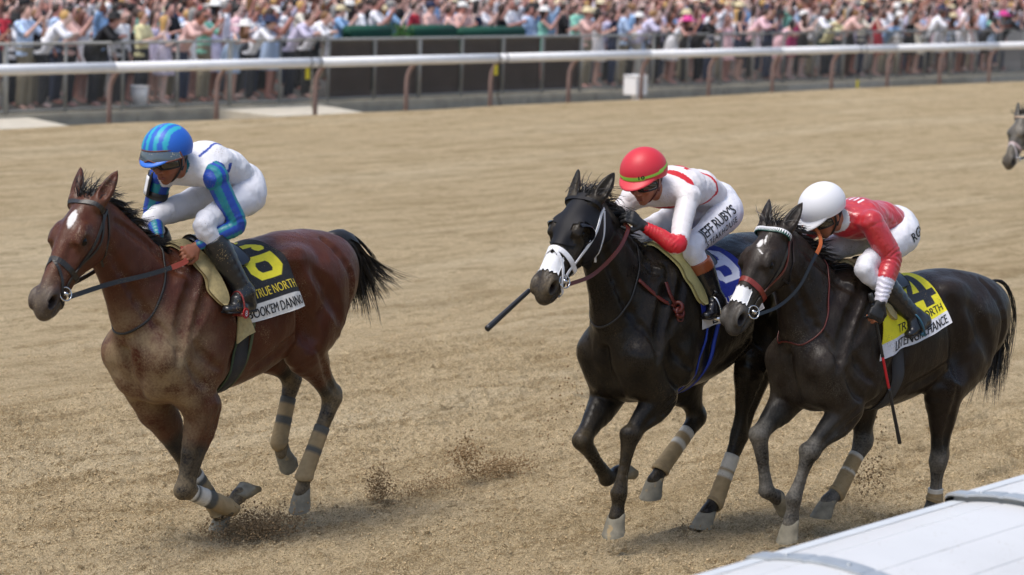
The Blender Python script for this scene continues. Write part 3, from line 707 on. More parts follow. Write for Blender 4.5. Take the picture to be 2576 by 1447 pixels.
    for key, j in legs.items():
        j = [np.array(q, float) for q in j]
        up_ = j[1] * .62 + j[0] * .38 if key[1] == 'F' else j[1] * .85 + j[0] * .15
        for A, B in ((up_, j[1]), (j[1], j[2]), (j[2], j[3]), (j[3], j[4])):
            q = near(A, B, .07, .15); w = np.maximum(w, q)
        for A, B in ((j[1], j[2]), (j[2], j[3]), (j[3], j[4])): lowleg = np.maximum(lowleg, near(A, B, .06, .12))
    tt = ((V - P) @ a) / L; nn_ = ((V - P) @ n_) / HS; ss_ = ((V - P) @ s_) / HS
    onhead = (np.abs(ss_) < .16) & (np.linalg.norm(V - (P + M_) / 2, axis=1) < .48) & (tt > -.3) & (nn_ > -.2)
    eartip = onhead & (tt < -.12)
    w = np.maximum(w, np.where(eartip, sstep(-.12, -.26, tt), 0))
    C = C * (1 - w[:, None]) + dark * w[:, None]
    mz = np.where(onhead, sstep(.68, .90, tt), 0)[:, None]; C = C * (1 - mz) + muz * mz
    ey = np.exp(-(((tt - .37) / .05) ** 2 + ((np.abs(ss_) - .10) / .03) ** 2 + ((nn_ - .02) / .035) ** 2)) * onhead
    C = C * (1 - .7 * ey[:, None])
    inn = np.exp(-(((tt - .918) / .046) ** 4 + ((np.abs(ss_) - .034) / .019) ** 6 + ((nn_ - .020) / .021) ** 4)) * onhead; du_in = inn
    C = C * (1 - inn[:, None]) + np.array(srgb('#1c0c0d')) * inn[:, None]
    for (t0, n0, s0, lt, ls, rot) in cfg.get('marks', []):
        x_ = (tt - t0) * L; y_ = (ss_ - s0) * HS; c_, q_ = math.cos(rot), math.sin(rot)
        e = ((x_ * c_ + y_ * q_) / lt) ** 2 + ((-x_ * q_ + y_ * c_) / ls) ** 2
        mk_ = np.where(onhead & (nn_ > .01), 1 - sstep(.7, 1.15, e + .5 * (vnoise(V, 90, 5) - .5)), 0)[:, None]
        C = C * (1 - mk_) + np.array([.62, .6, .58]) * mk_
    # dried mud: chest, forelegs, belly, lower legs, a little everywhere
    rel = V - T(0, 0, 1.62)
    front = sstep(-.15, .22, rel[:, 0] / S) * sstep(-.15, -.50, rel[:, 2] / S)
    du = .05 + cfg.get('dust', .6) * (1.1 * front) + cfg.get('legdust', .5) * lowleg + .12 * cfg.get('dust', .6) * sstep(-.5, -.7, rel[:, 2] / S)
    du = np.where(onhead, .10 + .22 * sstep(.5, .95, tt), du)
    du = du * (1 - .9 * du_in)
    coat = material(cfg['name'] + ' coat', rough=cfg.get('rough', .33), col_attr=True, noise=.16, nscale=11, bump=.28, bscale=95, stretch=(1, 1, .35), dist=.006, sweat=True,
                    dust=DUST if 'dustcol' not in cfg else cfg['dustcol'], dust_amt=.62, coat=.0, dirt=cfg.get('dustcol', DUST), dirt_amt=cfg.get('specks', .45), dirt_scale=170, spec=cfg.get('spec', .24))
    root = empty('racehorse', cfg['loc'], cfg['rz'], label=cfg['label'], cat='horse', group='racehorses on the track')
    body = mk('body', V, F, coat, root, colors=C, attrs={'dust': np.clip(du, 0, 1.3)})

    # eyes
    for sd in (1, -1):
        c = H(.37, .020, .0835 * sd)
        hit_ = bvh.ray_cast(Vector(c + s_ * sd * .2), Vector(-s_ * sd), .3)
        if hit_[0] is not None: c = np.array(hit_[0]) - s_ * sd * .014
        mb = MB(); rr_ = .0235 * HS
        nu, nv = 12, 8
        Vs = [c + rr_ * np.array([math.sin(v_) * math.cos(u_), math.sin(v_) * math.sin(u_), math.cos(v_)]) for v_ in np.linspace(.01, 3.13, nv) for u_ in np.linspace(0, 2 * math.pi, nu, endpoint=False)]
        Fs = [(i * nu + j, i * nu + (j + 1) % nu, (i + 1) * nu + (j + 1) % nu, (i + 1) * nu + j) for i in range(nv - 1) for j in range(nu)]
        mb.add(Vs, Fs).build('eye', M_eye, root)
    # hooves
    for key, j in legs.items():
        fe, co, toe = [np.array(q, float) for q in j[2:5]]
        wv = toe - co; wv[1] = 0; wl = .085 * S; wv = unit(wv); g = np.array([-wv[2], 0, wv[0]])
        c50, s50 = math.cos(math.radians(52)), math.sin(math.radians(52))
        fwd = wv * c50 + g * s50; dn = wv * s50 - g * c50                       # sole direction, sole normal (down)
        lt_ = np.array([0, 1., 0])
        cen = co + fwd * .0
        rings = []
        for q, (rx, ry, sh) in enumerate([(.040, .044, -.014), (.047, .052, -.002), (.054, .056, .016), (.064, .064, .036), (.066, .066, .041), (.066, .066, .041)]):
            hgt = [-.015, 0, .028, .074, .078, .088][q] * S
            ring = []
            for k in range(20):
                an = 2 * math.pi * k / 20
                xx = math.cos(an); xx = xx * (1.0 if xx > 0 else .78)
                ring.append(cen + fwd * (sh + rx * xx) * S + lt_ * (math.sin(an) * ry * S) + dn * hgt * (1.0 if xx > -.2 else (.86 if q > 2 else 1)))
            rings.append(ring)
        Vh = np.array(rings).reshape(-1, 3); n = 20
        Fh = [(i * n + k, i * n + (k + 1) % n, (i + 1) * n + (k + 1) % n, (i + 1) * n + k) for i in range(5) for k in range(n)]
        Fh = [f_[::-1] for f_ in Fh] + [tuple(5 * n + k for k in range(n)), tuple(range(n))]
        hf = mk('hoof', Vh, Fh, M_hoof, root)
    # bandages
    for key, style in cfg.get('bandages', {}).items():
        j = [np.array(q, float) for q in legs[key]]
        t0 = style.get('t0', .30)
        A = j[1] + (j[2] - j[1]) * t0; B = j[2]; E = j[2] + (j[3] - j[2]) * .35
        path = catmull([A, A * .5 + B * .5, B, E], 26)
        n = 18; Vb = []; Cb = []
        for i, q in enumerate(path):
            tq = i / 25; t_ = unit(path[min(i + 1, 25)] - path[max(i - 1, 0)]); u_ = unit(np.array(lat) - t_ * t_[1]); v_ = np.cross(t_, u_)
            rl = np.interp(tq, [0, .3, .62, .8, 1], [.041, .042, .046, .052, .045]) * S; rs = np.interp(tq, [0, .3, .62, .8, 1], [.047, .048, .050, .056, .047]) * S
            wob = .0012 * math.sin(i * 2.4)
            for k in range(n):
                an = 2 * math.pi * k / n
                Vb.append(q + u_ * math.cos(an) * (rl + wob) + v_ * math.sin(an) * (rs + wob))
                tan = np.array(style.get('col', srgb('#9f8a66'))); wh = np.array(srgb('#cfcabd')); gr = np.array(srgb('#5b5a54'))
                c_ = tan * (.9 + .2 * random.random())
                if tq < style.get('white', .1): c_ = wh
                for b0, b1, bc in style.get('bands', []):
                    if b0 <= tq <= b1: c_ = wh if bc == 'w' else gr
                Cb.append(c_)
        Fb = [(i * n + k, i * n + (k + 1) % n, (i + 1) * n + (k + 1) % n, (i + 1) * n + k) for i in range(25) for k in range(n)] + [tuple(range(n))[::-1], tuple(25 * n + k for k in range(n))]
        mk('bandage', Vb, Fb, M_bandage, root, colors=np.array(Cb))
    # mane
    def top(x, y=0., side=0.):
        hit = bvh.ray_cast(Vector((x, y, 2.6)), Vector((0, 0, -1)))
        return hit[0]
    R = random.Random(cfg['seed'])
    V_, F_ = [], []
    def strand(pts, w0):
        o = len(V_)
        pts = [np.array(q, float) for q in pts]
        sd_ = unit(np.array([R.gauss(0, 1), R.gauss(0, 1), R.gauss(0, 1)]))
        for i, q in enumerate(pts):
            w_ = w0 * (1 - i / (len(pts) - 1)) + .0006
            t_ = unit(pts[min(i + 1, len(pts) - 1)] - pts[max(i - 1, 0)]); s2 = np.cross(t_, sd_); s2 = s2 / (np.linalg.norm(s2) + 1e-6)
            V_.append(q + s2 * w_); V_.append(q - s2 * w_)
        for i in range(len(pts) - 1): F_.append((o + 2 * i, o + 2 * i + 1, o + 2 * i + 3, o + 2 * i + 2))
    wi = T(.02, 0, 1.62)
    mdir = np.array(cfg.get('manedir', (-.8, .3, .35)))
    CL = [(R.random() ** .9, R.gauss(0, .012), R.uniform(.06, .20), max(0, R.gauss(.18, .24)), R.gauss(0, .13), R.gauss(0, .18), R.gauss(0, .28)) for _ in range(130)]
    for i in range(cfg.get('nmane', 1500)):
        cl_ = R.choice(CL); t = min(1, max(0, cl_[0] + R.gauss(0, .010)))
        x = P[0] - .02 + (wi[0] + .02 - P[0]) * t
        y = cl_[1] + R.gauss(0, .004) + (P[1] * (1 - t))
        q = top(x, y)
        if q is None: continue
        q = np.array(q); ln = cl_[2] * R.uniform(.75, 1.15) * (1.1 - .3 * t) * cfg.get('manelen', 1.)
        tang = unit(wi - P); lift = cl_[3] * (1.3 - t)
        dd_ = unit(tang * .8 + np.array((0, 0, lift + .12)) + mdir * .15 + np.array([cl_[4] + R.gauss(0, .03), cl_[5] + R.gauss(0, .04), 0]))
        pts = [q - np.array((0, 0, .006))]
        sidef = cfg.get('maneside', 1); curl = cl_[6] + R.gauss(0, .05)
        for k in range(1, 7):
            pts.append(pts[-1] + dd_ * ln / 6); dd_ = unit(dd_ + tang * .10 + np.array([0, .10 * sidef + curl * .3, -.10 + curl * .4]))
        strand(pts, .0026)
    for i in range(90):                              # forelock
        q = np.array(H(-.04 + R.random() * .05, .03, R.gauss(0, .03)))
        dd_ = unit(-a * .5 + n_ * .5 + np.array([-.5, 0, .1]) + np.array([R.gauss(0, .3), R.gauss(0, .4), R.gauss(0, .3)]))
        pts = [q]
        for k in range(4): pts.append(pts[-1] + dd_ * R.uniform(.02, .045)); dd_ = unit(dd_ + np.array([-.1, R.gauss(0, .2), -.25]))
        strand(pts, .0025)
    mk('mane', V_, F_, M_hair, root)
    # tail
    V_, F_ = [], []
    tl = cfg['tail']
    core = catmull([(*q, 0, 0) for q in tl], 16)[:, :3]
    mbt = MB(); mbt.tube([tuple(q) for q in core[:13]], [.035 + .045 * math.sin(math.pi * min(1, .12 + i_ / 13)) for i_ in range(12)] + [.012], 12); V_ += [np.array(v) for v in mbt.V]; F_ += mbt.F
    for i in range(cfg.get('ntail', 2200)):
        if i == 0: TC = [(R.random(), R.random() ** 3, np.array([R.gauss(0, .038), R.gauss(0, .045), R.gauss(0, .038)]), np.array([R.gauss(0, 1), R.gauss(0, 1), R.gauss(0, 1)])) for _ in range(75)]
        g, wisp, spread, bend = R.choice(TC); pts = []; spread = spread + np.array([R.gauss(0, .006) for _ in range(3)]); wisp = wisp * R.uniform(.85, 1.1)
        cpath = catmull([(*q, 0, 0) for q in tl], 12)[:, :3]
        t_end = .55 + .45 * R.random()
        for k in range(9):
            t = k / 8 * t_end
            q = cpath[min(11, int(t * 11))] + (cpath[min(11, int(t * 11) + 1)] - cpath[min(11, int(t * 11))]) * (t * 11 - int(t * 11))
            pts.append(q + spread * (.35 + 1.1 * t) + np.array(cfg['wisp']) * wisp * max(0, t - .3) ** 1.6 * (.7 + .6 * g) + bend * .030 * t * t * math.sin(t * 5) + np.array([R.gauss(0, 1), R.gauss(0, 1), R.gauss(0, 1)]) * .004 * t)
        strand(pts, .0026)
    mk('tail', V_, F_, M_hair, root)
    info = dict(zc=wz - .40 * S, root=root, bvh=bvh, H=H, T=T, P=P, a=a, n=n_, s=s_, L=L, HS=HS, S=S, cfg=cfg)
    return info

def head_pt(I, t, ang, off=.004):
    O = I['P'] + I['a'] * I['L'] * t - I['n'] * .02 * I['HS']
    dr = I['n'] * math.cos(math.radians(ang)) + I['s'] * math.sin(math.radians(ang))
    if I['s'][1] < 0: dr = I['n'] * math.cos(math.radians(ang)) - I['s'] * math.sin(math.radians(ang))
    hit = I['bvh'].ray_cast(Vector(O + dr * .30), Vector(-dr), .30)
    if hit[0] is None: return np.array(O + dr * .08)
    return np.array(hit[0]) + np.array(hit[1]) * off

def head_strap(I, ctrl, width, thick, mat, name, parent, n=28, off=.004):
    off = off + I.get('soff', 0.)
    c = catmull([(t, a_, 0) for t, a_ in ctrl], n) if len(ctrl) > 2 else np.linspace((*ctrl[0], 0), (*ctrl[1], 0), n)
    pts = [head_pt(I, t, a_, off) for t, a_, _ in c]
    mb = MB(); strap(mb, pts, width, thick, I['bvh'], off, n)
    return mb.build(name, mat, parent, smooth=False)

def trunk_pt(I, x, phi, off=.0, zc=None):
    """skin point on the barrel: x along the horse, phi degrees from straight up towards the left side"""
    zc = I['zc'] if zc is None else zc
    dr = np.array([0, math.sin(math.radians(phi)), math.cos(math.radians(phi))])
    O = np.array([x, 0, zc])
    hit = I['bvh'].ray_cast(Vector(O + dr * .62), Vector(-dr), .62)
    if hit[0] is None: return O + dr * .3, dr
    nn = np.array(hit[1]); nn = unit(nn * .5 + dr * .5)
    return np.array(hit[0]) + nn * off, nn

def poly_inside(px, py, poly):
    ins = np.zeros(px.shape, bool); n = len(poly)
    for i in range(n):
        x1, y1 = poly[i]; x2, y2 = poly[(i + 1) % n]
        c = ((y1 > py) != (y2 > py)) & (px < (x2 - x1) * (py - y1) / (y2 - y1 + 1e-12) + x1); ins ^= c
    return ins
def chamf(x0, y0, x1, y1, c): return [(x0 + c, y0), (x1 - c, y0), (x1, y0 + c), (x1, y1 - c), (x1 - c, y1), (x0 + c, y1), (x0, y1 - c), (x0, y0 + c)]
def digit(ch, x, y):                                # block numerals in a unit box, y up
    if ch == '6':
        g = poly_inside(x, y, chamf(0, 0, 1, 1, .2)) & ~poly_inside(x, y, chamf(.28, .16, .72, .40, .06)) & ~poly_inside(x, y, chamf(.28, .57, 1.2, .84, .08))
        return g | poly_inside(x, y, chamf(.72, .66, 1, .86, .06))
    if ch == '4':
        g = poly_inside(x, y, [(0, .36), (.52, 1), (.80, 1), (.80, .36), (1, .36), (1, .18), (.80, .18), (.80, 0), (.50, 0), (.50, .18), (0, .18)])
        return g & ~poly_inside(x, y, [(.24, .36), (.50, .36), (.50, .72)])
    g = poly_inside(x, y, chamf(0, 0, 1, 1, .2)) & ~poly_inside(x, y, chamf(-.5, .15, .70, .42, .08)) & ~poly_inside(x, y, chamf(-.5, .58, .70, .85, .08))
    return g | poly_inside(x, y, [(.25, .42), (.8, .42), (.8, .58), (.25, .58)]) | poly_inside(x, y, chamf(0, .66, .28, .9, .05)) | poly_inside(x, y, chamf(0, .1, .28, .34, .05))

def saddle_cloth(I, spec):
    """cloth over the back: u from front to rear, v from -1 (right hem) over the spine to +1 (left hem)"""
    nu, nv = 110, 230
    xf, xr, pf, pr = spec['xf'], spec['xr'], spec['pf'], spec['pr']      # front and rear edge x at spine/hem; hem angle front/rear
    G = np.zeros((nu, nv, 3)); N = np.zeros((nu, nv, 3))
    ku, kv = np.linspace(0, 1, 24), np.linspace(-1, 1, 49)
    g = np.zeros((24, 49, 3)); nn = np.zeros((24, 49, 3))
    for i, u_ in enumerate(ku):
        for j, v_ in enumerate(kv):
            av = abs(v_)
            x = (xf[0] + (xf[1] - xf[0]) * av) * (1 - u_) + (xr[0] + (xr[1] - xr[0]) * av) * u_
            ph = (pf * (1 - u_) + pr * u_) * v_
            flare = spec.get('flare', .03) * (u_ ** 2) * max(0, av - .45) ** 1.3 * 2
            rip = spec.get('rip', .006) * math.sin(u_ * 11 + av * 5 + (v_ > 0)) * av + .004 * math.sin(u_ * 23 + v_ * 9) * av
            g[i, j], nn[i, j] = trunk_pt(I, x, ph, .012); g[i, j] += nn[i, j] * (flare + abs(rip))
    g = smooth_grid(g, 3)
    iu = np.linspace(0, 23, nu); iv = np.linspace(0, 48, nv)
    a0 = np.minimum(iu.astype(int), 22); b0 = np.minimum(iv.astype(int), 47); fa = (iu - a0)[:, None, None]; fb = (iv - b0)[None, :, None]
    def bil(g): return (g[a0][:, b0] * (1 - fa) + g[a0 + 1][:, b0] * fa) * (1 - fb) + (g[a0][:, b0 + 1] * (1 - fa) + g[a0 + 1][:, b0 + 1] * fa) * fb
    G = bil(g); N = bil(nn); N /= np.linalg.norm(N, axis=2, keepdims=True)
    base, num, band = [np.array(spec[k]) for k in ('col', 'numcol', 'bandcol')]
    def colfn(u_, v_):
        c = np.tile(base, (*u_.shape, 1)); av = np.abs(v_)
        c[av > spec.get('band', .84)] = band
        x0, x1, y0, y1 = spec['numbox']                                    # u range, v range
        uu = np.where(v_ > 0, (u_ - x0) / (x1 - x0), (x1 - u_) / (x1 - x0)); vv = (y1 - av) / (y1 - y0)
        g_ = digit(spec['num'], uu, vv) & (uu > 0) & (uu < 1) & (vv > 0) & (vv < 1) & (av < spec.get('band', .84))
        c[g_] = num
        return c
    cl = sheet(G, N, .004, M_cloth, 'saddle_cloth', I['root'], colfn)
    def put(text, mat, u0, u1, vc, side, hgt, bold=0.):
        tv, tf = text_mesh(text, 1., 0., 'LEFT', maxlen=.5)
        lo, hi = tv.min(0), tv.max(0)
        if bold > 0:
            n0 = len(tv); tv = np.vstack([tv, tv + np.array((bold, 0))]); tf = tf + [[i_ + n0 for i_ in f_] for f_ in tf]
        out = []
        for q_, (x, y) in enumerate(tv):
            fx = (x - lo[0]) / (hi[0] - lo[0]); uu = u0 + (u1 - u0) * (fx if side > 0 else 1 - fx)
            vv = side * (vc - (y - (lo[1] + hi[1]) / 2) / (hi[1] - lo[1]) * hgt)
            fi, fj = np.clip(uu, 0, .999) * (nu - 1), np.clip((vv + 1) / 2, 0, .999) * (nv - 1)
            i0, j0 = int(fi), int(fj); p_, q_ = fi - i0, fj - j0
            c = lambda A: (A[i0, j0] * (1 - p_) + A[min(i0 + 1, nu - 1), j0] * p_) * (1 - q_) + (A[i0, min(j0 + 1, nv - 1)] * (1 - p_) + A[min(i0 + 1, nu - 1), min(j0 + 1, nv - 1)] * p_) * q_
            out.append(c(G) + c(N) * (.0065 + (.0007 if bold > 0 and q_ >= n0 else 0)))
        mk('lettering', out, tf, mat, cl, smooth=False)
    for side in (1, -1):
        for t_ in spec['texts']: put(t_[0], t_[1], t_[2], t_[3], t_[4], side, t_[5], t_[6])
    # foam pad and saddle
    for nm, (x0, x1, ph, of, th, mat) in spec['pads'].items():
        n, m_ = 16, 60
        g = np.zeros((n, m_, 3)); q = np.zeros((n, m_, 3))
        for i in range(n):
            for j in range(m_):
                v_ = -1 + 2 * j / (m_ - 1); u_ = i / (n - 1)
                rnd = math.sqrt(max(0, 1 - (max(0, abs(v_) - .78) / .22) ** 2)); um = .5 + (u_ - .5) * (.25 + .75 * rnd)
                x = x0[0] + (x1[0] - x0[0]) * um + (x0[1] - x0[0]) * abs(v_)
                g[i, j], q[i, j] = trunk_pt(I, x, ph * v_, of)
        sheet(smooth_grid(g, 3), q, th, mat, nm, I['root'])
    # girth
    for nm, (w_, mat, dx, th_) in spec['girth'].items():
        pts = [trunk_pt(I, spec['gx'][0] + (spec['gx'][1] - spec['gx'][0]) * ((min(ph, 360 - ph) - 60) / 120) + dx, ph, .006)[0] for ph in np.linspace(62, 298, 40)]
        mb = MB(); strap(mb, pts, w_, th_, I['bvh'], .008, 60, spl=True); mb.build(nm, mat, I['root'])

BK, WH = (.012, .012, .014), (.72, .72, .74)
def hdg(deg): return math.radians(180 - deg)
HORSES = {}
HORSES[1] = make_horse(dict(name='bay horse', seed=3, loc=(12.672, 10.95, 0), rz=hdg(2), W=(.25, 1.66), pitch=math.radians(5), S=1.05,
    label='bay horse leading the race with a white star and black number six cloth',
    P=(.93, 0, 1.945), M=(1.30, .05, 1.395), coat=srgb('#4c2618'), dustcol=srgb('#a3906f'), points=(.022, .019, .018), muzzle=(.045, .034, .032), dust=1.0, legdust=.8,
    legs={'LF': [(.18, .17, .79), (.26, .12, .335), (-.09, .13, .19), (-.17, .14, .25), (-.30, .14, .285)],
          'RF': [(.20, -.17, .74), (-.02, -.11, .40), (-.25, -.10, .12), (-.285, -.10, .06), (-.25, -.10, .0)],
          'LH': [(-.65, .17, 1.06), (-.95, .14, .72), (-.75, .12, .30), (-.735, .11, .19), (-.70, .11, .08)],
          'RH': [(-.70, -.17, 1.02), (-.91, -.14, .80), (-.79, -.12, .46), (-.82, -.12, .385), (-.86, -.12, .30)]},
    marks=[(.22, 0, .012, .060, .022, .15)],
    bandages={'LF': dict(t0=.12, bands=[(.0, .06, 'w'), (.06, .12, 'g'), (.12, .28, 'w'), (.28, .36, 'g')]), 'RF': dict(t0=.2, bands=[(.06, .12, 'g'), (.3, .36, 'g')]),
              'LH': dict(t0=.38, bands=[(.0, .10, 'g'), (.30, .36, 'g')]), 'RH': dict(t0=.30, bands=[(.0, .1, 'g'), (.32, .42, 'g')])},
    tail=[(-1.03, 0, 1.62), (-1.17, 0, 1.60), (-1.27, 0, 1.48), (-1.31, 0, 1.34), (-1.34, .0, 1.19)], wisp=(-.62, .02, .22), manedir=(-.9, -.1, .22), maneside=-.25))
I = HORSES[1]
head_strap(I, [(.06, -95), (.03, -45), (.05, 0), (.03, 45), (.06, 95)], .022, .006, M_blackleather, 'browband', I['root'])
HORSES[2] = make_horse(dict(name='black horse', seed=5, loc=(14.393, 9.1, 0), rz=hdg(3), W=(.07, 1.685), pitch=math.radians(5), S=1.05,
    label='black horse in a black blinker hood and white bridle with a blue cloth',
    P=(.68, 0, 2.0), M=(1.085, .035, 1.50), coat=(.0075, .006, .0055), points=(.007, .0065, .0065), muzzle=(.018, .016, .016), dust=.02, legdust=.12, specks=.07, spec=.18, rough=.27,
    legs={'LF': [(.13, .17, .88), (.335, .12, .675), (.39, .10, .345), (.41, .10, .22), (.45, .10, .12)],
          'RF': [(.16, -.17, .86), (.46, -.12, .625), (.22, -.11, .385), (.12, -.11, .40), (.02, -.11, .39)],
          'LH': [(-.82, .17, .97), (-.75, .13, .55), (-.565, .11, .19), (-.49, .10, .12), (-.41, .10, .04)],
          'RH': [(-.58, -.17, .88), (-.70, -.14, .63), (-.33, -.12, .38), (-.26, -.12, .31), (-.21, -.12, .22)]},
    bandages={'LH': dict(t0=.30, white=.22, bands=[(.27, .34, 'w')]), 'RH': dict(t0=.28, white=.12, bands=[(.24, .30, 'w')])},
    tail=[(-1.25, 0, 1.62), (-1.40, 0, 1.58), (-1.50, 0, 1.38), (-1.52, 0, 1.10)], wisp=(-.3, 0, .1), manedir=(-.9, .0, .2), maneside=-.3, nmane=1300))
HORSES[3] = make_horse(dict(name='dark bay horse', seed=8, loc=(15.1545, 8.35, 0), rz=hdg(14), W=(-.06, 1.60), pitch=math.radians(-1), S=1.03,
    label='dark brown horse nearest the rail with a green and white browband and yellow cloth',
    P=(.52, 0, 1.835), M=(.88, .05, 1.31), coat=(.0155, .0095, .0065), points=(.010, .0095, .0095), muzzle=(.028, .025, .024), dust=.10, legdust=.8, specks=.16, spec=.20, rough=.32, dustcol=srgb('#9a9488'),
    legs={'LF': [(.04, .17, .81), (.28, .12, .565), (.37, .10, .30), (.385, .10, .17), (.43, .10, .06)],
          'RF': [(.17, -.17, .84), (.45, -.12, .645), (.37, -.11, .32), (.285, -.11, .27), (.23, -.11, .20)],
          'LH': [(-.80, .17, .88), (-.82, .13, .42), (-.83, .11, .20), (-.81, .10, .12), (-.76, .10, .03)],
          'RH': [(-.46, -.17, .82), (-.45, -.14, .52), (-.24, -.12, .26), (-.15, -.12, .20), (-.08, -.12, .12)]},
    marks=[(.21, 0, .005, .030, .016, .1), (.16, 0, .02, .035, .005, .25), (.29, 0, .03, .028, .004, 1.0)],
    bandages={'RH': dict(t0=.25, white=.06, bands=[(.3, .34, 'w')]), 'LH': dict(t0=.75, white=.3)},
    tail=[(-1.25, 0, 1.42), (-1.36, 0, 1.36), (-1.41, 0, 1.10), (-1.34, 0, .78)], wisp=(-.14, .05, .05), manedir=(-.9, .1, .3), maneside=.3))
HORSES[4] = make_horse(dict(name='grey horse', seed=11, loc=(29.62, 13.60, 0), rz=hdg(2), W=(.05, 1.55), pitch=0., S=1.0,
    label='grey horse trailing far behind with a pale noseband',
    P=(1.05, 0, 1.72), M=(1.33, .0, 1.22), coat=(.10, .092, .08), points=(.04, .038, .035), muzzle=(.05, .045, .04), dust=.5, legdust=.4,
    legs={'LF': [(.10, .17, .84), (.36, .12, .62), (.42, .10, .30), (.44, .10, .17), (.48, .10, .06)],
          'RF': [(.16, -.17, .84), (.46, -.12, .62), (.24, -.11, .38), (.14, -.11, .38), (.04, -.11, .36)],
          'LH': [(-.80, .17, .95), (-.76, .13, .54), (-.57, .11, .20), (-.50, .10, .12), (-.43, .10, .05)],
          'RH': [(-.58, -.17, .88), (-.70, -.14, .63), (-.33, -.12, .38), (-.26, -.12, .31), (-.21, -.12, .22)]},
    tail=[(-1.2, 0, 1.46), (-1.36, 0, 1.40), (-1.46, 0, 1.2), (-1.48, 0, .95)], wisp=(-.3, 0, .1), nmane=300, ntail=300), h=.013)

def torus_mb(c, ax, R_, r_, n=24, m_=8, mb=None, arc=(0, 360)):
    ax = unit(ax); e1 = unit(np.cross(ax, (0.3, .2, 1))); e2 = np.cross(ax, e1)
    pts = [c + (e1 * math.cos(t) + e2 * math.sin(t)) * R_ for t in np.linspace(math.radians(arc[0]), math.radians(arc[1]), n)]
    mb = mb or MB(); mb.tube(pts, r_, m_); return mb

def bridle(I, mats, rein_l, rein_r, noseband=True, cheek=True, ringR=.036, browpattern=None, nose_t=.60, rein_w=.022):
    root = I['root']; br = mats['main']
    if browpattern is None: head_strap(I, [(.045, -98), (.035, -45), (.05, 0), (.035, 45), (.045, 98)], .020, .006, mats.get('brow', br), 'browband', root)
    else:
        n = 34; c = catmull([(.045, -98, 0), (.035, -45, 0), (.05, 0, 0), (.035, 45, 0), (.045, 98, 0)], n)
        Q = [Vector(head_pt(I, t, a_, .007)) for t, a_, _ in c]; aa = Vector(I['a']); mbg, mbw = MB(), MB()
        for i in range(n - 1):
            nn = (Q[i + 1] - Q[i]).cross(aa).normalized(); nn = nn if nn.dot(Vector(I['n'])) > -.3 else -nn
            A, B = Q[i], Q[i + 1]
            nn = (A - Vector(I['P'] + I['a'] * I['L'] * .06 - I['n'] * .05)).normalized()
            mbg.add([A - aa * .013 + nn * .003, B - aa * .013 + nn * .003, B + aa * .013 + nn * .003, A + aa * .013 + nn * .003, A - aa * .013 - nn * .004, B - aa * .013 - nn * .004, B + aa * .013 - nn * .004, A + aa * .013 - nn * .004],
                    [(0, 1, 2, 3), (7, 6, 5, 4), (0, 4, 5, 1), (3, 2, 6, 7)])
            mbw.add([A - aa * .0125 + nn * .0055, B - aa * .0125 + nn * .0055, (A + B) / 2 + aa * .011 + nn * .0055, A - aa * .0125 + nn * .003, B - aa * .0125 + nn * .003, (A + B) / 2 + aa * .011 + nn * .003], [(0, 1, 2), (0, 3, 4, 1), (1, 4, 5, 2), (2, 5, 3, 0)])
        b_ = mbg.build('browband', mats['brow'], root, smooth=False); mbw.build('browband_teeth', M_white, b_, smooth=False)
    for sd in (1, -1):
        head_strap(I, [(.0, 118 * sd), (.10, 106 * sd), (.35, 104 * sd), (.60, 104 * sd), (.76, 104 * sd)], .016, .006, mats.get('cheek', br), 'cheek_strap', root)
        if cheek: head_strap(I, [(.06, 100 * sd), (.30, 118 * sd), (nose_t, 100 * sd)], .012, .005, mats.get('cheek2', br), 'noseband_hanger', root, off=.006)
        head_strap(I, [(.02, 122 * sd), (.16, 138 * sd), (.30, 150 * sd), (.36, 168 * sd)], .013, .005, br, 'throat_latch', root)
        rc = head_pt(I, .79, 103 * sd, .016)
        ax = unit(I['s'] * (1 if I['s'][1] > 0 else -1) * sd * .9 + I['n'] * .35)
        torus_mb(rc, ax, ringR, .0042).build('bit_ring', M_steel, root)
        mb = MB(); torus_mb(rc, I['a'], .010, .010, 10, 8, mb); mb.build('bit_joint', M_steel, root)
        pts = (rein_l if sd > 0 else rein_r)
        st = rc - I['a'] * -.0 - I['n'] * ringR * .9
        full = [st] + [np.array(q, float) for q in pts]
        n = 40; P_ = catmull(full, n)
        cut = mats.get('cut', .6); k = int(n * cut)
        mb = MB(); strap(mb, P_[:k + 1], rein_w, .005, None, n=k + 1, nrm_hint=(.25, sd * .9, .2)); mk('rein', mb.V, mb.F, mats.get('rein', br), root, smooth=False)
        if k < n - 2:
            mb = MB(); strap(mb, P_[k:], rein_w * 1.1, .007, None, n=n - k, nrm_hint=(.25, sd * .9, .2)); mk('rein_grip', mb.V, mb.F, mats.get('grip', br), root, smooth=False)
    if noseband:
        head_strap(I, [(nose_t + .02, -178), (nose_t + .02, -100), (nose_t - .02, 0), (nose_t + .02, 100), (nose_t + .02, 178)], mats.get('nw', .026), .007, mats.get('nose', br), 'noseband', root, n=44)
        if mats.get('flash'): head_strap(I, [(nose_t - .01, 2), (.70, 50), (.82, 95), (.87, 140), (.88, 178)], .016, .006, mats['flash'], 'flash_strap', root, n=30); head_strap(I, [(nose_t - .01, -2), (.70, -50), (.82, -95), (.87, -140), (.88, -178)], .016, .006, mats['flash'], 'flash_strap', root, n=30)

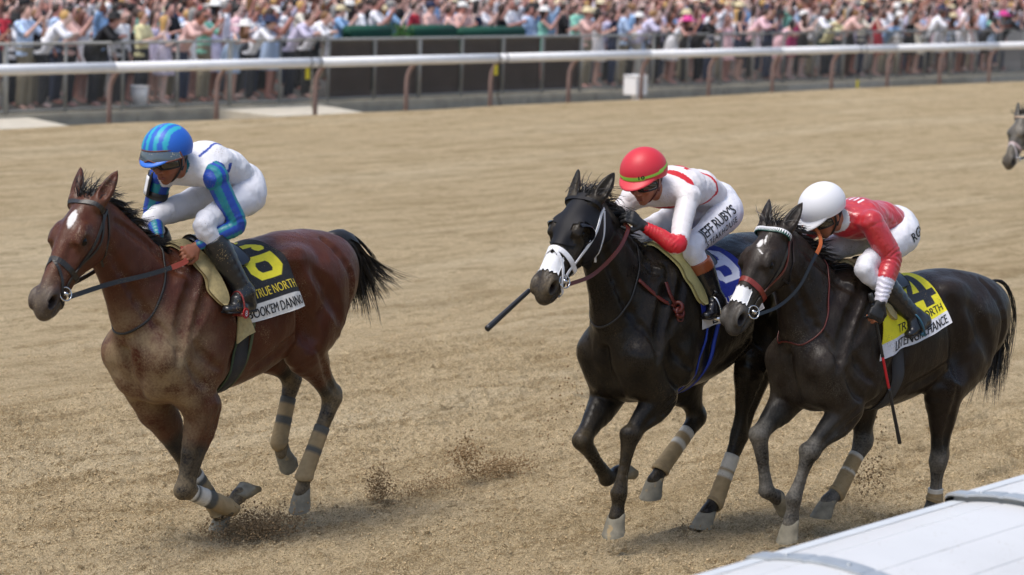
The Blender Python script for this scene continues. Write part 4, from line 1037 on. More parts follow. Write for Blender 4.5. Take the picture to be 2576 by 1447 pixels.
# bay leader
I = HORSES[1]
bridle(I, dict(main=M_blackleather, grip=M_redrubber, cut=.52, flash=M_blackleather, nw=.030), [(.86, .105, 1.515), (.60, .155, 1.555), (.36, .165, 1.60), (.315, .145, 1.635), (.30, .10, 1.68)],
       [(.84, -.10, 1.53), (.60, -.14, 1.60), (.40, -.10, 1.68), (.33, -.06, 1.70)], rein_w=.026)
mb = MB(); strap(mb, [(.345, .02, 1.76), (.40, .10, 1.69), (.46, .14, 1.52), (.56, .16, 1.35), (.66, .10, 1.24), (.68, 0, 1.22), (.64, -.10, 1.26), (.5, -.15, 1.45), (.40, -.10, 1.68), (.345, -.02, 1.76)], .012, .006, I['bvh'], .005, 70); mb.build('neck_strap', M_blackleather, I['root'])
saddle_cloth(I, dict(xf=(.10, .03), xr=(-.37, -.46), pf=90, pr=76, flare=.05, col=(.012, .012, .013), numcol=srgb('#efe02f'), bandcol=srgb('#d6d3cc'), num='6', numbox=(.38, .92, .05, .58), band=.80,
    texts=[('TRUE NORTH', M_letter_y, .28, .95, .70, .10, .03), ("BOOK'EM DANNO", M_letter_k, .16, .96, .90, .115, .05)], gx=(-.02, .02),
    pads={'saddle_pad': ((.19, .10), (.29, .20), 66, .016, .020, M_foam), 'saddle': ((-.14, -.15), (.13, .10), 34, .020, .030, M_cleanblack)},
    girth={'girth': (.085, M_girth, -.02, .006), 'girth_edge': (.016, material('green girth edge', srgb('#3b4a33'), rough=.8, dirt=DUST, dirt_amt=.5), .026, .008), 'girth_binding': (.016, material('olive girth edge', srgb('#4a5238'), rough=.8, dirt=DUST, dirt_amt=.5), -.066, .008)}))
# black horse in the middle
I = HORSES[2]; I['soff'] = .007
bridle(I, dict(main=M_white, brow=M_hood, rein=M_brownleather, grip=M_brownleather, cut=.8, flash=M_white, nw=.028, nose=M_white), [(.72, .10, 1.60), (.56, .14, 1.72), (.44, .12, 1.82), (.40, .09, 1.86)],
       [(.72, -.09, 1.60), (.54, -.14, 1.74), (.36, -.12, 1.86)], cheek=False)
hb_ = []                                                    # hood: skin-tight shell over the upper head and throat
Pg = np.zeros((26, 60, 3)); Ng = np.zeros((26, 60, 3))
for i in range(26):
    for j in range(60):
        t = -.02 + .56 * i / 25; ang = -176 + 352 * j / 59
        tt_ = t - (.10 * (1 - abs(math.cos(math.radians(ang)))) * (i / 25))
        q = head_pt(I, tt_, ang, .004); Pg[i, j] = q
        O = I['P'] + I['a'] * I['L'] * tt_ - I['n'] * .02; Ng[i, j] = unit(q - O)
t_i = -.02 + .56 * np.arange(26) / 25
V1, F1 = grid_mesh(smooth_grid(Pg, 1) + Ng * .004); keep = []
for f_ in F1:
    c_ = V1[f_].mean(0) - I['P']; tt_ = c_ @ I['a'] / I['L']; nn_ = c_ @ I['n'] / I['HS']; ss_ = c_ @ I['s'] / I['HS']
    hole = (((tt_ - .37) / .105) ** 2 + ((nn_ - .02) / .06) ** 2 < 1) and abs(ss_) > .05
    earh = (((tt_ - .0) / .085) ** 2 + ((abs(ss_) - .068) / .046) ** 2 < 1) and nn_ > -.06
    if not hole and not earh: keep.append(f_)
mk('blinker_hood', V1, np.array(keep)[:, ::-1], M_hood, I['root'])
for sd in (1, -1):                                          # blinker cups standing off behind each eye
    H = I['H']; n, m_ = 18, 8; Pc = np.zeros((n, m_, 3)); Nc = np.zeros((n, m_, 3)); ysd = sd
    sg = sd * (1 if I['s'][1] > 0 else -1)
    for i in range(n):
        for j in range(m_):
            an = math.radians(115 + 190 * i / (n - 1)); e = j / (m_ - 1); lift = .052 * math.sin(math.pi * (i + .6) / (n + .2)) ** .6
            rr_ = .060 * (1 - .22 * e * e); tt_ = .37 + rr_ * math.cos(an) / I['L']; nn_ = .02 + rr_ * math.sin(an)
            Pc[i, j] = H(tt_, nn_, (.078 + lift * math.sin(e * 1.5)) * sg); Nc[i, j] = unit(I['s'] * sg - (I['a'] * math.cos(an) + I['n'] * math.sin(an)))
    sheet(Pc, Nc, .004, M_blinker, 'blinker_cup', I['root'])
Pt = np.zeros((10, 22, 3)); Nt = np.zeros((10, 22, 3))
def nose_tape(I, t0, t1, a0):
    R = random.Random(4); Pt = np.zeros((10, 22, 3)); Nt = np.zeros((10, 22, 3))
    for i in range(10):
        for j in range(22):
            ang = -a0 + 2 * a0 * j / 21; t = t0 + (t1 - t0) * i / 9 + (.012 * math.sin(j * 1.9) if i in (0, 9) else 0)
            q = head_pt(I, t, ang, .004); Pt[i, j] = q; Nt[i, j] = unit(q - (I['P'] + I['a'] * I['L'] * t - I['n'] * .02))
    sheet(Pt, Nt, .003, M_tape, 'nose_tape', I['root'])
nose_tape(I, .635, .80, 50)
mb = MB(); strap(mb, [(.20, .03, 1.82), (.26, .13, 1.70), (.36, .16, 1.52), (.47, .15, 1.36), (.54, .0, 1.27), (.47, -.15, 1.36), (.3, -.15, 1.6), (.20, -.03, 1.82)], .010, .005, I['bvh'], .005, 60); mb.build('neck_strap', M_blackleather, I['root'])
mb = MB()                                                    # slack loop of the yoke strap with its knot
tp_ = lambda x, ph: trunk_pt(I, x, ph, .014)[0]
strap(mb, [tp_(.33, 24), tp_(.26, 36), tp_(.18, 50), tp_(.10, 60)], .022, .005, None, n=20, nrm_hint=(.2, .8, .5)); strap(mb, [tp_(.14, 34), tp_(.13, 48), tp_(.10, 60)], .022, .005, None, n=16, nrm_hint=(.2, .8, .5))
lp = mb.build('yoke_strap', M_brownleather, I['root'])
mb = MB(); kc = trunk_pt(I, .09, 62, .02)[0]; torus_mb(kc, (1, .3, .2), .026, .012, 20, 8, mb); torus_mb(kc + np.array((-.005, .012, -.03)), (.2, 1, .3), .026, .010, 20, 8, mb); torus_mb(kc + np.array((-.01, .012, -.06)), (.2, 1, .1), .020, .007, 16, 8, mb); mb.build('strap_knot', M_brownleather, lp)
NAVY = srgb('#16298c')
saddle_cloth(I, dict(xf=(-.05, -.08), xr=(-.52, -.60), pf=92, pr=78, flare=.045, rip=.012, col=NAVY, numcol=srgb('#cfd6ea'), bandcol=srgb('#cfcfd4'), num='3', numbox=(.46, .90, .09, .58), band=.86,
    texts=[('TRUE NORTH', M_letter_w, .30, .95, .76, .08, .0), ('B', M_letter_k, .20, .29, .93, .10, .05)], gx=(-.20, -.10),
    pads={'saddle_pad': ((-.06, -.16), (.05, -.04), 66, .016, .022, material('pale foam pad', srgb('#a79e68'), rough=.9, noise=.08, nscale=60, bump=.3, bscale=300)), 'saddle': ((-.34, -.34), (-.08, -.10), 34, .020, .030, M_cleanblack)},
    girth={'girth': (.085, M_cleanblack, -.02, .006), 'girth_edge': (.020, material('blue girth edge', srgb('#12359a'), rough=.6), .030, .010), 'girth_binding': (.020, material('blue girth binding', srgb('#12359a'), rough=.6), -.070, .010)}))
# dark brown horse by the rail
I = HORSES[3]
M_green = material('green browband', srgb('#0d4a3e'), rough=.4)
bridle(I, dict(main=M_cleanblack, brow=M_green, cheek2=M_brownleather, nose=material('red brown noseband', srgb('#7a2a20'), rough=.35, bump=.2, bscale=200), rein=M_cleanblack, grip=M_orangerubber, cut=.55, nw=.030), [(.56, .10, 1.42), (.43, .12, 1.52), (.33, .12, 1.66), (.235, .09, 1.76), (.225, .03, 1.835), (.27, -.03, 1.84)],
       [(.56, -.09, 1.44), (.42, -.12, 1.6), (.29, -.10, 1.76)], browpattern=True, nose_t=.585, rein_w=.018)
nose_tape(I, .64, .79, 48)
mb = MB(); strap(mb, [(.07, .02, 1.74), (.13, .13, 1.62), (.22, .19, 1.42), (.30, .19, 1.28), (.40, .14, 1.20), (.45, 0, 1.17), (.40, -.14, 1.20), (.25, -.17, 1.38), (.07, -.02, 1.74)], .009, .005, I['bvh'], .005, 60); mb.build('neck_strap', M_brownleather, I['root'])
YEL = srgb('#e2d624')
saddle_cloth(I, dict(xf=(-.16, -.09), xr=(-.64, -.62), pf=110, pr=74, flare=.05, rip=.014, col=YEL, numcol=(.014, .018, .026), bandcol=srgb('#cfcfd4'), num='4', numbox=(.48, .98, .05, .66), band=.83,
    texts=[('TRUE NORTH', M_letter_k, .26, .95, .74, .10, .03), ('LISTENGRCHANCE', M_letter_k, .20, .95, .915, .11, .05)], gx=(-.26, -.30),
    pads={'saddle_pad': ((-.17, -.26), (-.07, -.16), 64, .016, .022, M_foam), 'saddle': ((-.43, -.43), (-.18, -.22), 34, .020, .030, M_cleanblack)},
    girth={'girth': (.075, material('grey ribbed girth', srgb('#3c3d40'), rough=.85, bump=.6, bscale=150), -.0, .006)}))
# grey straggler
I = HORSES[4]
bridle(I, dict(main=M_cleanblack, brow=material('tan browband', srgb('#a38d77'), rough=.6), nose=material('pale pink noseband', srgb('#b9a3a0'), rough=.6), flash=material('pale flash', srgb('#b9b0ae'), rough=.6), cut=.95, nw=.03), [(.5, .12, 1.45), (.3, .15, 1.6), (.1, .12, 1.66)], [(.5, -.12, 1.45), (.3, -.15, 1.6), (.1, -.12, 1.66)])

# ------------------------------------------------------------------ people
def mskin(name, c): return material(name, rough=.5, col_attr=True, sss=.0, noise=.08, nscale=60, bump=.08, bscale=300, spec=.4, dirt=DUST, dirt_amt=.35, dirt_scale=200)
M_skin = mskin('skin', None)
M_goggle = material('goggle lens', (.02, .018, .016), rough=.05, spec=.9, dirt=srgb('#b7a680'), dirt_amt=.7, dirt_scale=160)
M_goggle_clear = material('raised goggle lens', srgb('#4d5a63'), rough=.06, spec=.9, dirt=srgb('#c9bb97'), dirt_amt=.9, dirt_scale=110)
M_rubber = material('black rubber', (.014, .014, .015), rough=.5)
M_brownframe = material('brown goggle frame', srgb('#5b2a1f'), rough=.45, dirt=srgb('#b7a680'), dirt_amt=.5)
M_silk = material('silks', rough=.55, col_attr=True, bump=.7, bscale=13, dist=.022, stretch=(1.5, .6, 1.2), dirt=srgb('#8b7750'), dirt_amt=.55, dirt_scale=180, spec=.35)
M_lycra = material('lycra sleeve', rough=.40, col_attr=True, bump=.25, bscale=22, dist=.008, spec=.5, dirt=srgb('#a5936c'), dirt_amt=.5, dirt_scale=190)
M_satin = material('red satin silks', rough=.30, col_attr=True, bump=.55, bscale=9, dist=.03, stretch=(1.6, .7, 1.1), sheen=.2, spec=.7)
M_pants = material('riding trousers', rough=.6, col_attr=True, bump=.6, bscale=13, dist=.02, stretch=(1.6, .7, 1.0), dirt=srgb('#6d5c40'), dirt_amt=.5, dirt_scale=170)
M_boot = material('riding boot', rough=.24, col_attr=True, bump=.3, bscale=30, spec=.6)
M_bootdusty = material('dusty riding boot', (.016, .017, .019), rough=.3, bump=.3, bscale=30, spec=.6, dirt=srgb('#a2906a'), dirt_amt=.9, dirt_scale=150)
M_helmet = material('helmet cover', rough=.45, col_attr=True, bump=.12, bscale=500, spec=.4)
M_glove = material('black glove', (.012, .012, .013), rough=.6, bump=.3, bscale=60)

def build_field(prims, h, pad=.05):
    lo = np.full(3, 9e9); hi = -lo
    for q in prims:
        if q[0] == 'clip' or q[-1] == 'sub': continue
        R = np.max(np.concatenate([np.ravel(x) for x in (q[3], q[4])])) if q[0] == 'seg' else np.max(q[2])
        for pt in ((q[1], q[2]) if q[0] == 'seg' else (q[1],)):
            lo = np.minimum(lo, np.array(pt) - R); hi = np.maximum(hi, np.array(pt) + R)
    f = Field(lo - pad, hi + pad, h)
    for q in prims:
        if q[0] == 'seg': f.seg(q[1], q[2], q[3], q[4], q[5], q[6], q[7] if len(q) > 7 else 'add')
        elif q[0] == 'ell': f.ell(q[1], q[2], q[3], q[4], q[5] if len(q) > 5 else 'add')
        else: f.clip(q[1], q[2])
    return f

def limb(prims, pts, radii, uax, k=.015, n=10, inf=0.):
    c = catmull([(*p, r_[0], r_[1]) for p, r_ in zip(pts, radii)], n)
    for i in range(n - 1): prims.append(('seg', c[i, :3], c[i + 1, :3], c[i, 3:] + inf, c[i + 1, 3:] + inf, uax, k if i == 0 else .008))

def hand_prims(W, D, B, side, curl=1.2, spread=.0, sc=1., thumb=1., curls=None):
    """W wrist, D direction of the palm, B back-of-hand normal, side +1/-1 gives the thumb side (B x D)*side"""
    D = unit(D); B = unit(np.array(B) - D * (D @ np.array(B))); Tm = np.cross(B, D) * side
    pr = []
    pc = W + D * .05 * sc
    pr.append(('seg', W + D * .008, W + D * .08 * sc, (.026 * sc, .018 * sc), (.040 * sc, .013 * sc), Tm, .012))
    for i, (off, ln, rr_) in enumerate(((.030, .076, .0090), (.010, .084, .0095), (-.011, .078, .0090), (-.030, .062, .0080))):
        base = W + D * (.082 - .004 * abs(i - 1)) * sc + Tm * off * sc
        dr = unit(D + Tm * spread * (1 - i) * .5); cc = (curls[i] if curls else curl); p_ = base; ang = cc * .35
        pts = [base - D * .02 * sc]
        pts.append(base)
        for j, sl in enumerate((.42, .32, .26)):
            dd_ = dr * math.cos(ang) - B * math.sin(ang); p_ = p_ + dd_ * ln * sl * sc; pts.append(p_); ang += cc * .75
        rr2 = [rr_ * sc * q for q in (1.15, 1.1, 1.0, .92, .8)]
        for j in range(4): pr.append(('seg', pts[j], pts[j + 1], (rr2[j],) * 2, (rr2[j + 1],) * 2, Tm, .005))
    t0 = W + D * .028 * sc + Tm * .024 * sc
    t1 = t0 + (D * .55 + Tm * .62 - B * .35 * thumb) * .042 * sc; t2 = t1 + (D * .80 + Tm * .10 - B * .55 * thumb) * .032 * sc; t3 = t2 + (D * .75 - Tm * .2 - B * .6 * thumb) * .024 * sc
    for p_, q_, r1, r2_ in ((t0, t1, .014, .0115), (t1, t2, .0115, .0105), (t2, t3, .0105, .0085)): pr.append(('seg', p_, q_, (r1 * sc,) * 2, (r2_ * sc,) * 2, Tm, .008))
    return pr

def head_axes(fd, up=(0, 0, 1)):
    fd = unit(fd); s_ = unit(np.cross(up, fd)); return fd, np.cross(fd, s_), s_      # forward, up, left

def face_prims(C, fd, up, s_, sc=1.):
    A = (fd, up, s_); q = lambda x, y, z: C + (fd * x + up * y + s_ * z) * sc
    pr = [('ell', q(-.005, .03, 0), np.array((.098, .098, .076)) * sc, A, .02), ('ell', q(.022, -.045, 0), np.array((.072, .062, .056)) * sc, A, .03),
          ('seg', q(.05, -.088, 0), q(.062, -.098, 0), np.array((.026, .018)) * sc, np.array((.022, .016)) * sc, s_, .025),           # chin
          ('seg', q(.088, .015, 0), q(.112, -.030, 0), np.array((.009, .010)) * sc, np.array((.013, .011)) * sc, s_, .012),           # nose
          ('ell', q(.100, -.034, .012), np.array((.012, .009, .008)) * sc, A, .008), ('ell', q(.100, -.034, -.012), np.array((.012, .009, .008)) * sc, A, .008),
          ('seg', q(.085, .034, -.04), q(.085, .034, .04), np.array((.011, .010)) * sc, np.array((.011, .010)) * sc, up, .02),
          ('seg', q(.088, -.060, -.017), q(.088, -.060, .017), np.array((.0065, .008)) * sc, np.array((.0065, .008)) * sc, up, .006),
          ('seg', q(.087, -.073, -.015), q(.087, -.073, .015), np.array((.007, .008)) * sc, np.array((.007, .008)) * sc, up, .006)]
    for sd in (1, -1):
        pr += [('ell', q(.058, -.022, .044 * sd), np.array((.028, .022, .020)) * sc, A, .025),
               ('ell', q(.088, .012, .033 * sd), np.array((.014, .012, .019)) * sc, A, .012, 'sub'),
               ('ell', q(.078, .012, .033 * sd), np.array((.013, .011, .014)) * sc, A, .004),
               ('ell', q(-.008, -.005, .077 * sd), np.array((.020, .032, .008)) * sc, A, .008), ('ell', q(-.002, -.004, .084 * sd), np.array((.010, .018, .006)) * sc, A, .005, 'sub')]
    pr.append(('seg', q(.10, -.0665, -.02), q(.10, -.0665, .02), np.array((.0016, .014)) * sc, np.array((.0016, .014)) * sc, up, .003, 'sub'))
    return pr

def make_jockey(J):
    root = empty('person', J['loc'], J['rz'], label=J['label'], cat='person', group='jockeys riding in the race')
    g = lambda k: np.array(J[k], float)
    lat = np.array((0, 1., 0))
    C = g('head'); fd, up, s_ = head_axes(J['face'], J.get('hup', (0, 0, 1)))
    neck, pel = g('neck'), g('pelvis'); waist, chest = g('waist'), g('chest')
    sc = J.get('hsc', 1.04)
    # ---- skin: head, neck, arms, hands, torso and legs under the clothes as one body
    pr = face_prims(C, fd, up, s_, sc)
    pr.append(('seg', C - up * .05 - fd * .02, neck, (.052, .055), (.058, .06), s_, .03))
    pr.append(('seg', neck, chest, (.09, .07), (.13, .09), lat, .04)); pr.append(('seg', chest, waist, (.13, .09), (.11, .08), lat, .03)); pr.append(('seg', waist, pel, (.11, .08), (.13, .09), lat, .03))
    for sd in 'LR':
        pr.append(('seg', g('sh' + sd), g('el' + sd), (.045, .045), (.034, .034), lat, .02)); pr.append(('seg', g('el' + sd), g('wr' + sd), (.034, .034), (.026, .022), lat, .015))
        pr.append(('seg', chest + (g('sh' + sd) - chest) * .3, g('sh' + sd), (.06, .05), (.05, .045), lat, .03))
        pr.append(('seg', g('hip' + sd), g('kn' + sd), (.07, .07), (.048, .048), lat, .03)); pr.append(('seg', g('kn' + sd), g('an' + sd), (.045, .045), (.03, .03), lat, .02))
        pr += hand_prims(g('wr' + sd), *J['hand' + sd])
    f = build_field(pr, J.get('hbody', .0065)); V, F = f.mesh(); V = relax(V, F, 1, .4)
    sk = np.array(J['skin']); cols = np.tile(sk, (len(V), 1))
    R_ = (V - C) / sc; x, y, z = R_ @ fd, R_ @ up, R_ @ s_
    lips = np.exp(-(((y + .0665) / .011) ** 4 + (z / .024) ** 4)) * (x > .07); cols = cols * (1 - .55 * lips[:, None]) + np.array(srgb('#7d3b38')) * .55 * lips[:, None]
    chk = np.exp(-(((y + .02) / .03) ** 2 + ((np.abs(z) - .045) / .025) ** 2)) * (x > .03); cols[:, 1:] *= (1 - .12 * chk)[:, None]
    brow = np.exp(-(((y - .036) / .008) ** 2 + ((np.abs(z) - .034) / .02) ** 4)) * (x > .06); cols *= (1 - .7 * brow)[:, None]
    eye = np.exp(-(((y - .012) / .008) ** 2 + ((np.abs(z) - .033) / .012) ** 2)) * (x > .07); cols *= (1 - .75 * eye)[:, None]
    stub = np.exp(-(((y + .08) / .03) ** 2)) * (x > .0) * (np.abs(z) < .06); cols *= (1 - J.get('stubble', .15) * stub)[:, None]
    mk('body', V, F, M_skin, root, colors=cols)
    # ---- shirt
    pr = [('seg', neck + (C - neck) * .12, neck, (.062, .065), (.075, .075), lat, .02), ('seg', neck, chest, (.115, .085), (.175, .118), lat, .04), ('seg', chest, waist, (.172, .118), (.148, .105), lat, .03), ('seg', waist, waist * .45 + pel * .55, (.148, .105), (.145, .108), lat, .02)]
    for sd in 'LR':
        pr.append(('seg', chest * .5 + neck * .5, g('sh' + sd), (.10, .085), (.064, .062), lat, .05))
        pr.append(('ell', g('sh' + sd), (.066, .064, .062), None, .03))
        sg = 1 if sd == 'L' else -1
        pr.append(('seg', g('sh' + sd), g('sh' + sd) * .8 + g('el' + sd) * .2, (.064, .062), (.058, .056), lat, .02))
    f = build_field(pr, .007); V, F = f.mesh(); V = relax(V, F, 2, .5)
    wn = (vnoise(V, 34, 4) - .5) * .005 + (vnoise(V * np.array((1.6, .6, 1.2)), 22, 6) - .5) * .008
    V = V + normals_of(V, F) * wn[:, None]
    tax = unit(neck - pel); tn = unit(np.cross(lat, tax));  tn = tn if tn[2] < 0 else -tn       # tn: towards the chest side
    cols = J['shirt'](V, dict(ax=tax, n=tn, neck=neck, pel=pel, chest=chest, waist=waist, lat=lat, shL=g('shL'), shR=g('shR')))
    shirt = mk('shirt', V, F, J['shirtmat'], root, colors=cols)
    sb = bvh_of(V, F)
    # ---- sleeves
    for sd in 'LR':
        sh, el, wr = g('sh' + sd), g('el' + sd), g('wr' + sd); pr = []
        lo = J.get('loose', 0.)
        limb(pr, [sh, sh * .5 + el * .5, el, el * .5 + wr * .5, wr + (wr - el) * -.02], [(.0615 + lo * .6, .0595 + lo * .6), (.057 + lo, .056 + lo), (.050 + lo, .050 + lo), (.043 + lo, .042 + lo), (.034 + lo * .4, .031 + lo * .4)], lat, k=.02, n=16)
        f = build_field(pr, .007); V, F = f.mesh()
        ua, fa = unit(el - sh), unit(wr - el)
        tq = np.clip(((V - sh) @ ua) / np.linalg.norm(el - sh), 0, 1); t2 = np.clip(((V - el) @ fa) / np.linalg.norm(wr - el), 0, 1)
        d1 = np.linalg.norm(V - (sh + np.outer(tq * np.linalg.norm(el - sh), ua)), axis=1); d2 = np.linalg.norm(V - (el + np.outer(t2 * np.linalg.norm(wr - el), fa)), axis=1)
        low = d2 < d1; ax = np.where(low[:, None], fa, ua); O = np.where(low[:, None], el, sh)
        pl = unit(np.cross(ua, fa)); e1 = pl; rel = V - O
        aa = np.arctan2(rel @ e1, np.einsum('ij,ij->i', rel, np.cross(ax, e1)))
        s_al = np.where(low, 1 + t2, tq)
        # creases gathered at the elbow and cuff
        cre = (np.sin(s_al * 62 + 2.2 * np.sin(aa * 2 + s_al * 5)) * .5 + .5) * (np.exp(-((s_al - 1.0) / .22) ** 2) + .8 * np.exp(-((s_al - 1.8) / .3) ** 2)) * J.get('crease', .0035)
        V = relax(V, F, 1, .4); rad = V - np.where(low[:, None], el + np.outer(t2 * np.linalg.norm(wr - el), fa), sh + np.outer(tq * np.linalg.norm(el - sh), ua)); rad /= np.linalg.norm(rad, axis=1)[:, None] + 1e-6
        V = V - rad * cre[:, None]
        cols = J['sleeve'](V, s_al, aa, sd)
        mk('sleeve', V, F, J['sleevemat'], root, colors=cols)
    # ---- trousers
    pr = [('seg', waist * .5 + pel * .5, pel, (.136, .100), (.142, .115), lat, .03), ('ell', pel + tax * -.03, (.105, .145, .115), None, .04)]
    for sd in 'LR':
        hip, kn, an = g('hip' + sd), g('kn' + sd), g('an' + sd); sg = 1 if sd == 'L' else -1
        limb(pr, [pel * .35 + hip * .65, hip, hip * .5 + kn * .5, kn, kn * .72 + an * .28], [(.095, .112), (.092, .104), (.073, .080), (.058, .060), (.052, .056)], lat, k=.035, n=14)
    f = build_field(pr, .0075); V, F = f.mesh(); V = relax(V, F, 2, .5)
    wn = (vnoise(V, 34, 4) - .5) * .005 + (vnoise(V * np.array((1.6, .6, 1.2)), 22, 6) - .5) * .004
    V = V + normals_of(V, F) * wn[:, None]
    cols = np.tile(np.array(J['pants']), (len(V), 1))
    for fn in J.get('pantsfn', []): cols = fn(V, cols)
    tr = mk('trousers', V, F, M_pants, root, colors=cols); tb = bvh_of(V, F)
    # ---- boots
    for sd in 'LR':
        kn, an, toe, heel = g('kn' + sd), g('an' + sd), g('toe' + sd), g('heel' + sd); pr = []
        t0 = J.get('boottop', .22)
        top_ = kn * (1 - t0) + an * t0
        limb(pr, [top_, kn * .6 + an * .4 + (heel - an) * .10, kn * .25 + an * .75, an], [(.066, .070), (.066, .074), (.052, .058), (.046, .052)], lat, k=.01, n=10)
        ft = unit(toe - heel)
        pr.append(('seg', an, heel + ft * .04 + (an - heel) * .18, (.044, .05), (.036, .040), lat, .03))
        pr.append(('seg', heel + ft * .04 + (an - heel) * .15, heel * .45 + toe * .55, (.036, .038), (.042, .030), lat, .03))
        pr.append(('seg', heel * .45 + toe * .55, toe, (.043, .030), (.030, .022), lat, .02))
        pr.append(('seg', an * .5 + toe * .5 + np.array((0, 0, .01)), an, (.036, .03), (.042, .046), lat, .03))
        pr.append(('clip', top_ + (kn - an) * .02, kn - an))
        f = build_field(pr, .0065); V, F = f.mesh(); V = relax(V, F, 1, .4)
        tq = ((V - kn) @ (an - kn)) / ((an - kn) @ (an - kn))
        cols = np.tile(np.array(BK), (len(V), 1))
        if 'cuff' in J: cols[tq < J['cuff'][0]] = J['cuff'][1]
        mk('boot', V, F, J['bootmat'], root, colors=cols)
        mb = MB(); sl = [heel + ft * .005 + np.array((0, 0, -.0)), heel * .5 + toe * .5, toe]
        wv = unit(np.cross(lat, ft)); wv = wv if wv[2] < 0 else -wv
        strap(mb, [heel + wv * .026 + ft * .02, heel * .55 + toe * .45 + wv * .024, toe + wv * .016 + ft * .012], .062, .010, None, n=10, nrm_hint=tuple(wv)); mb.build('boot_sole', M_rubber, root)
    # ---- helmet with cover and peak
    hc = C + up * .060 * sc - fd * .006; rx, ry, rz_ = .142 * sc, .128 * sc, .128 * sc
    nu, nv = 72, 40; Vh = []; Ch = []
    for i in range(nv):
        el_ = math.radians(92 - 118 * i / (nv - 1))
        for k in range(nu):
            az = 2 * math.pi * k / nu
            ca, sa = math.cos(az), math.sin(az)
            drop = -.018 * (1 - ca) / 2
            e2 = max(el_, math.radians(-2 - 22 * (1 - ca) / 2))
            x, y, z = ca * math.cos(e2), math.sin(e2), sa * math.cos(e2)
            rr_ = 1.0 if e2 > 0 else 1 - .12 * (math.sin(-e2)) ** 1
            Vh.append(hc + fd * rx * x * rr_ + up * rz_ * y + s_ * ry * z * rr_); Ch.append(J['helmet'](x, y, z, az, e2))
    Fh = [(i * nu + k, i * nu + (k + 1) % nu, (i + 1) * nu + (k + 1) % nu, (i + 1) * nu + k) for i in range(nv - 1) for k in range(nu)]
    hel = mk('helmet', Vh, [f_[::-1] for f_ in Fh], M_helmet, root, colors=np.array(Ch))
    mb = MB(); Vp = []; n = 26                                              # peak
    for q in range(2):
        for i in range(5):
            for k in range(n):
                az = math.radians(-62 + 124 * k / (n - 1)); e = i / 4
                ext = .052 * sc * e * math.cos(az * 1.35)
                Vp.append(hc + fd * ((rx - .004) * math.cos(az) + ext) + s_ * ((ry - .004) * math.sin(az) + ext * .2 * math.sin(az)) + up * (-.004 - .030 * e * max(0, math.cos(az)) + .010 * math.sin(az) ** 2 - q * .005))
    Fp = []
    for q in range(2):
        for i in range(4):
            for k in range(n - 1):
                a_ = q * 5 * n + i * n + k; t_ = (a_, a_ + 1, a_ + n + 1, a_ + n); Fp.append(t_ if q == 0 else t_[::-1])
    for k in range(n - 1): Fp.append((4 * n + k, 4 * n + k + 1, 9 * n + k + 1, 9 * n + k))
    mk('peak', Vp, Fp, M_helmet, hel, colors=np.tile(np.array(J['peak']), (len(Vp), 1)))
    hb = bvh_of([np.array(v) for v in Vh], Fh)
    if 'helmtext' in J:
        tv, tf = text_mesh(J['helmtext'], 1, .03, 'CENTER', 1.1, .3); out = []
        for x, y in tv:
            az = math.radians(J['helmaz']) + x * .30; e = math.radians(7.5) + (y - .35) * .20
            out.append(hc + (fd * rx * math.cos(az) * math.cos(e) + up * rz_ * math.sin(e) + s_ * ry * math.sin(az) * math.cos(e)) * 1.012)
        mk('lettering', out, tf, M_letter_k, hel, smooth=False)
    # ---- goggles
    def goggle(name, cen_up, cen_out, hgt, lensmat, framemat, tilt=0., az_max=72, parent=root):
        n, m_ = 30, 7; P_ = []; 
        for i in range(m_):
            for k in range(n):
                az = math.radians(-az_max + 2 * az_max * k / (n - 1)); v_ = -1 + 2 * i / (m_ - 1)
                nose = .55 * math.exp(-(az / .16) ** 2) * (v_ < 0); w_ = hgt * (1 - .35 * abs(az / math.radians(az_max)) ** 3)
                yy = v_ * w_ * (1 - nose) - .012 * (az / math.radians(az_max)) ** 2
                rr_ = cen_out + .004 * (1 - v_ * v_) + tilt * v_
                P_.append(C + (fd * (math.cos(az) * rr_) + s_ * (math.sin(az) * rr_ * .88) + up * (cen_up + yy)) * sc)
        Fg = [(i * n + k, i * n + k + 1, (i + 1) * n + k + 1, (i + 1) * n + k) for i in range(m_ - 1) for k in range(n - 1)]
        go = mk(name, P_, Fg, framemat, parent)
        mb = MB(); rim = [P_[k] for k in range(n)] + [P_[i * n + n - 1] for i in range(1, m_)] + [P_[(m_ - 1) * n + k] for k in range(n - 2, -1, -1)] + [P_[i * n] for i in range(m_ - 2, 0, -1)] + [P_[0]]
        mb.tube(rim, .0042 * sc, 6); 
        go.data.materials.clear(); go.data.materials.append(lensmat)
        mb.build('goggle_frame', framemat, go)
        return go
    goggle('goggles', .010, .106, .026, M_goggle, J.get('gframe', M_rubber))
    if J.get('goggles2'): goggle('raised_goggles', .066, .146, .028, M_goggle_clear, M_brownframe, tilt=-.012, parent=hel)
    mb = MB(); ring = [hc + (fd * rx * math.cos(az) + s_ * ry * math.sin(az)) * 1.01 + up * (.020 + .010 * -math.cos(az)) for az in np.linspace(math.radians(70 if not J.get('goggles2') else 60), math.radians(290 if not J.get('goggles2') else 300), 40)]
    strap(mb, ring, .016, .004, hb, .003, 60, spl=True); mb.build('goggle_strap', M_rubber, hel)
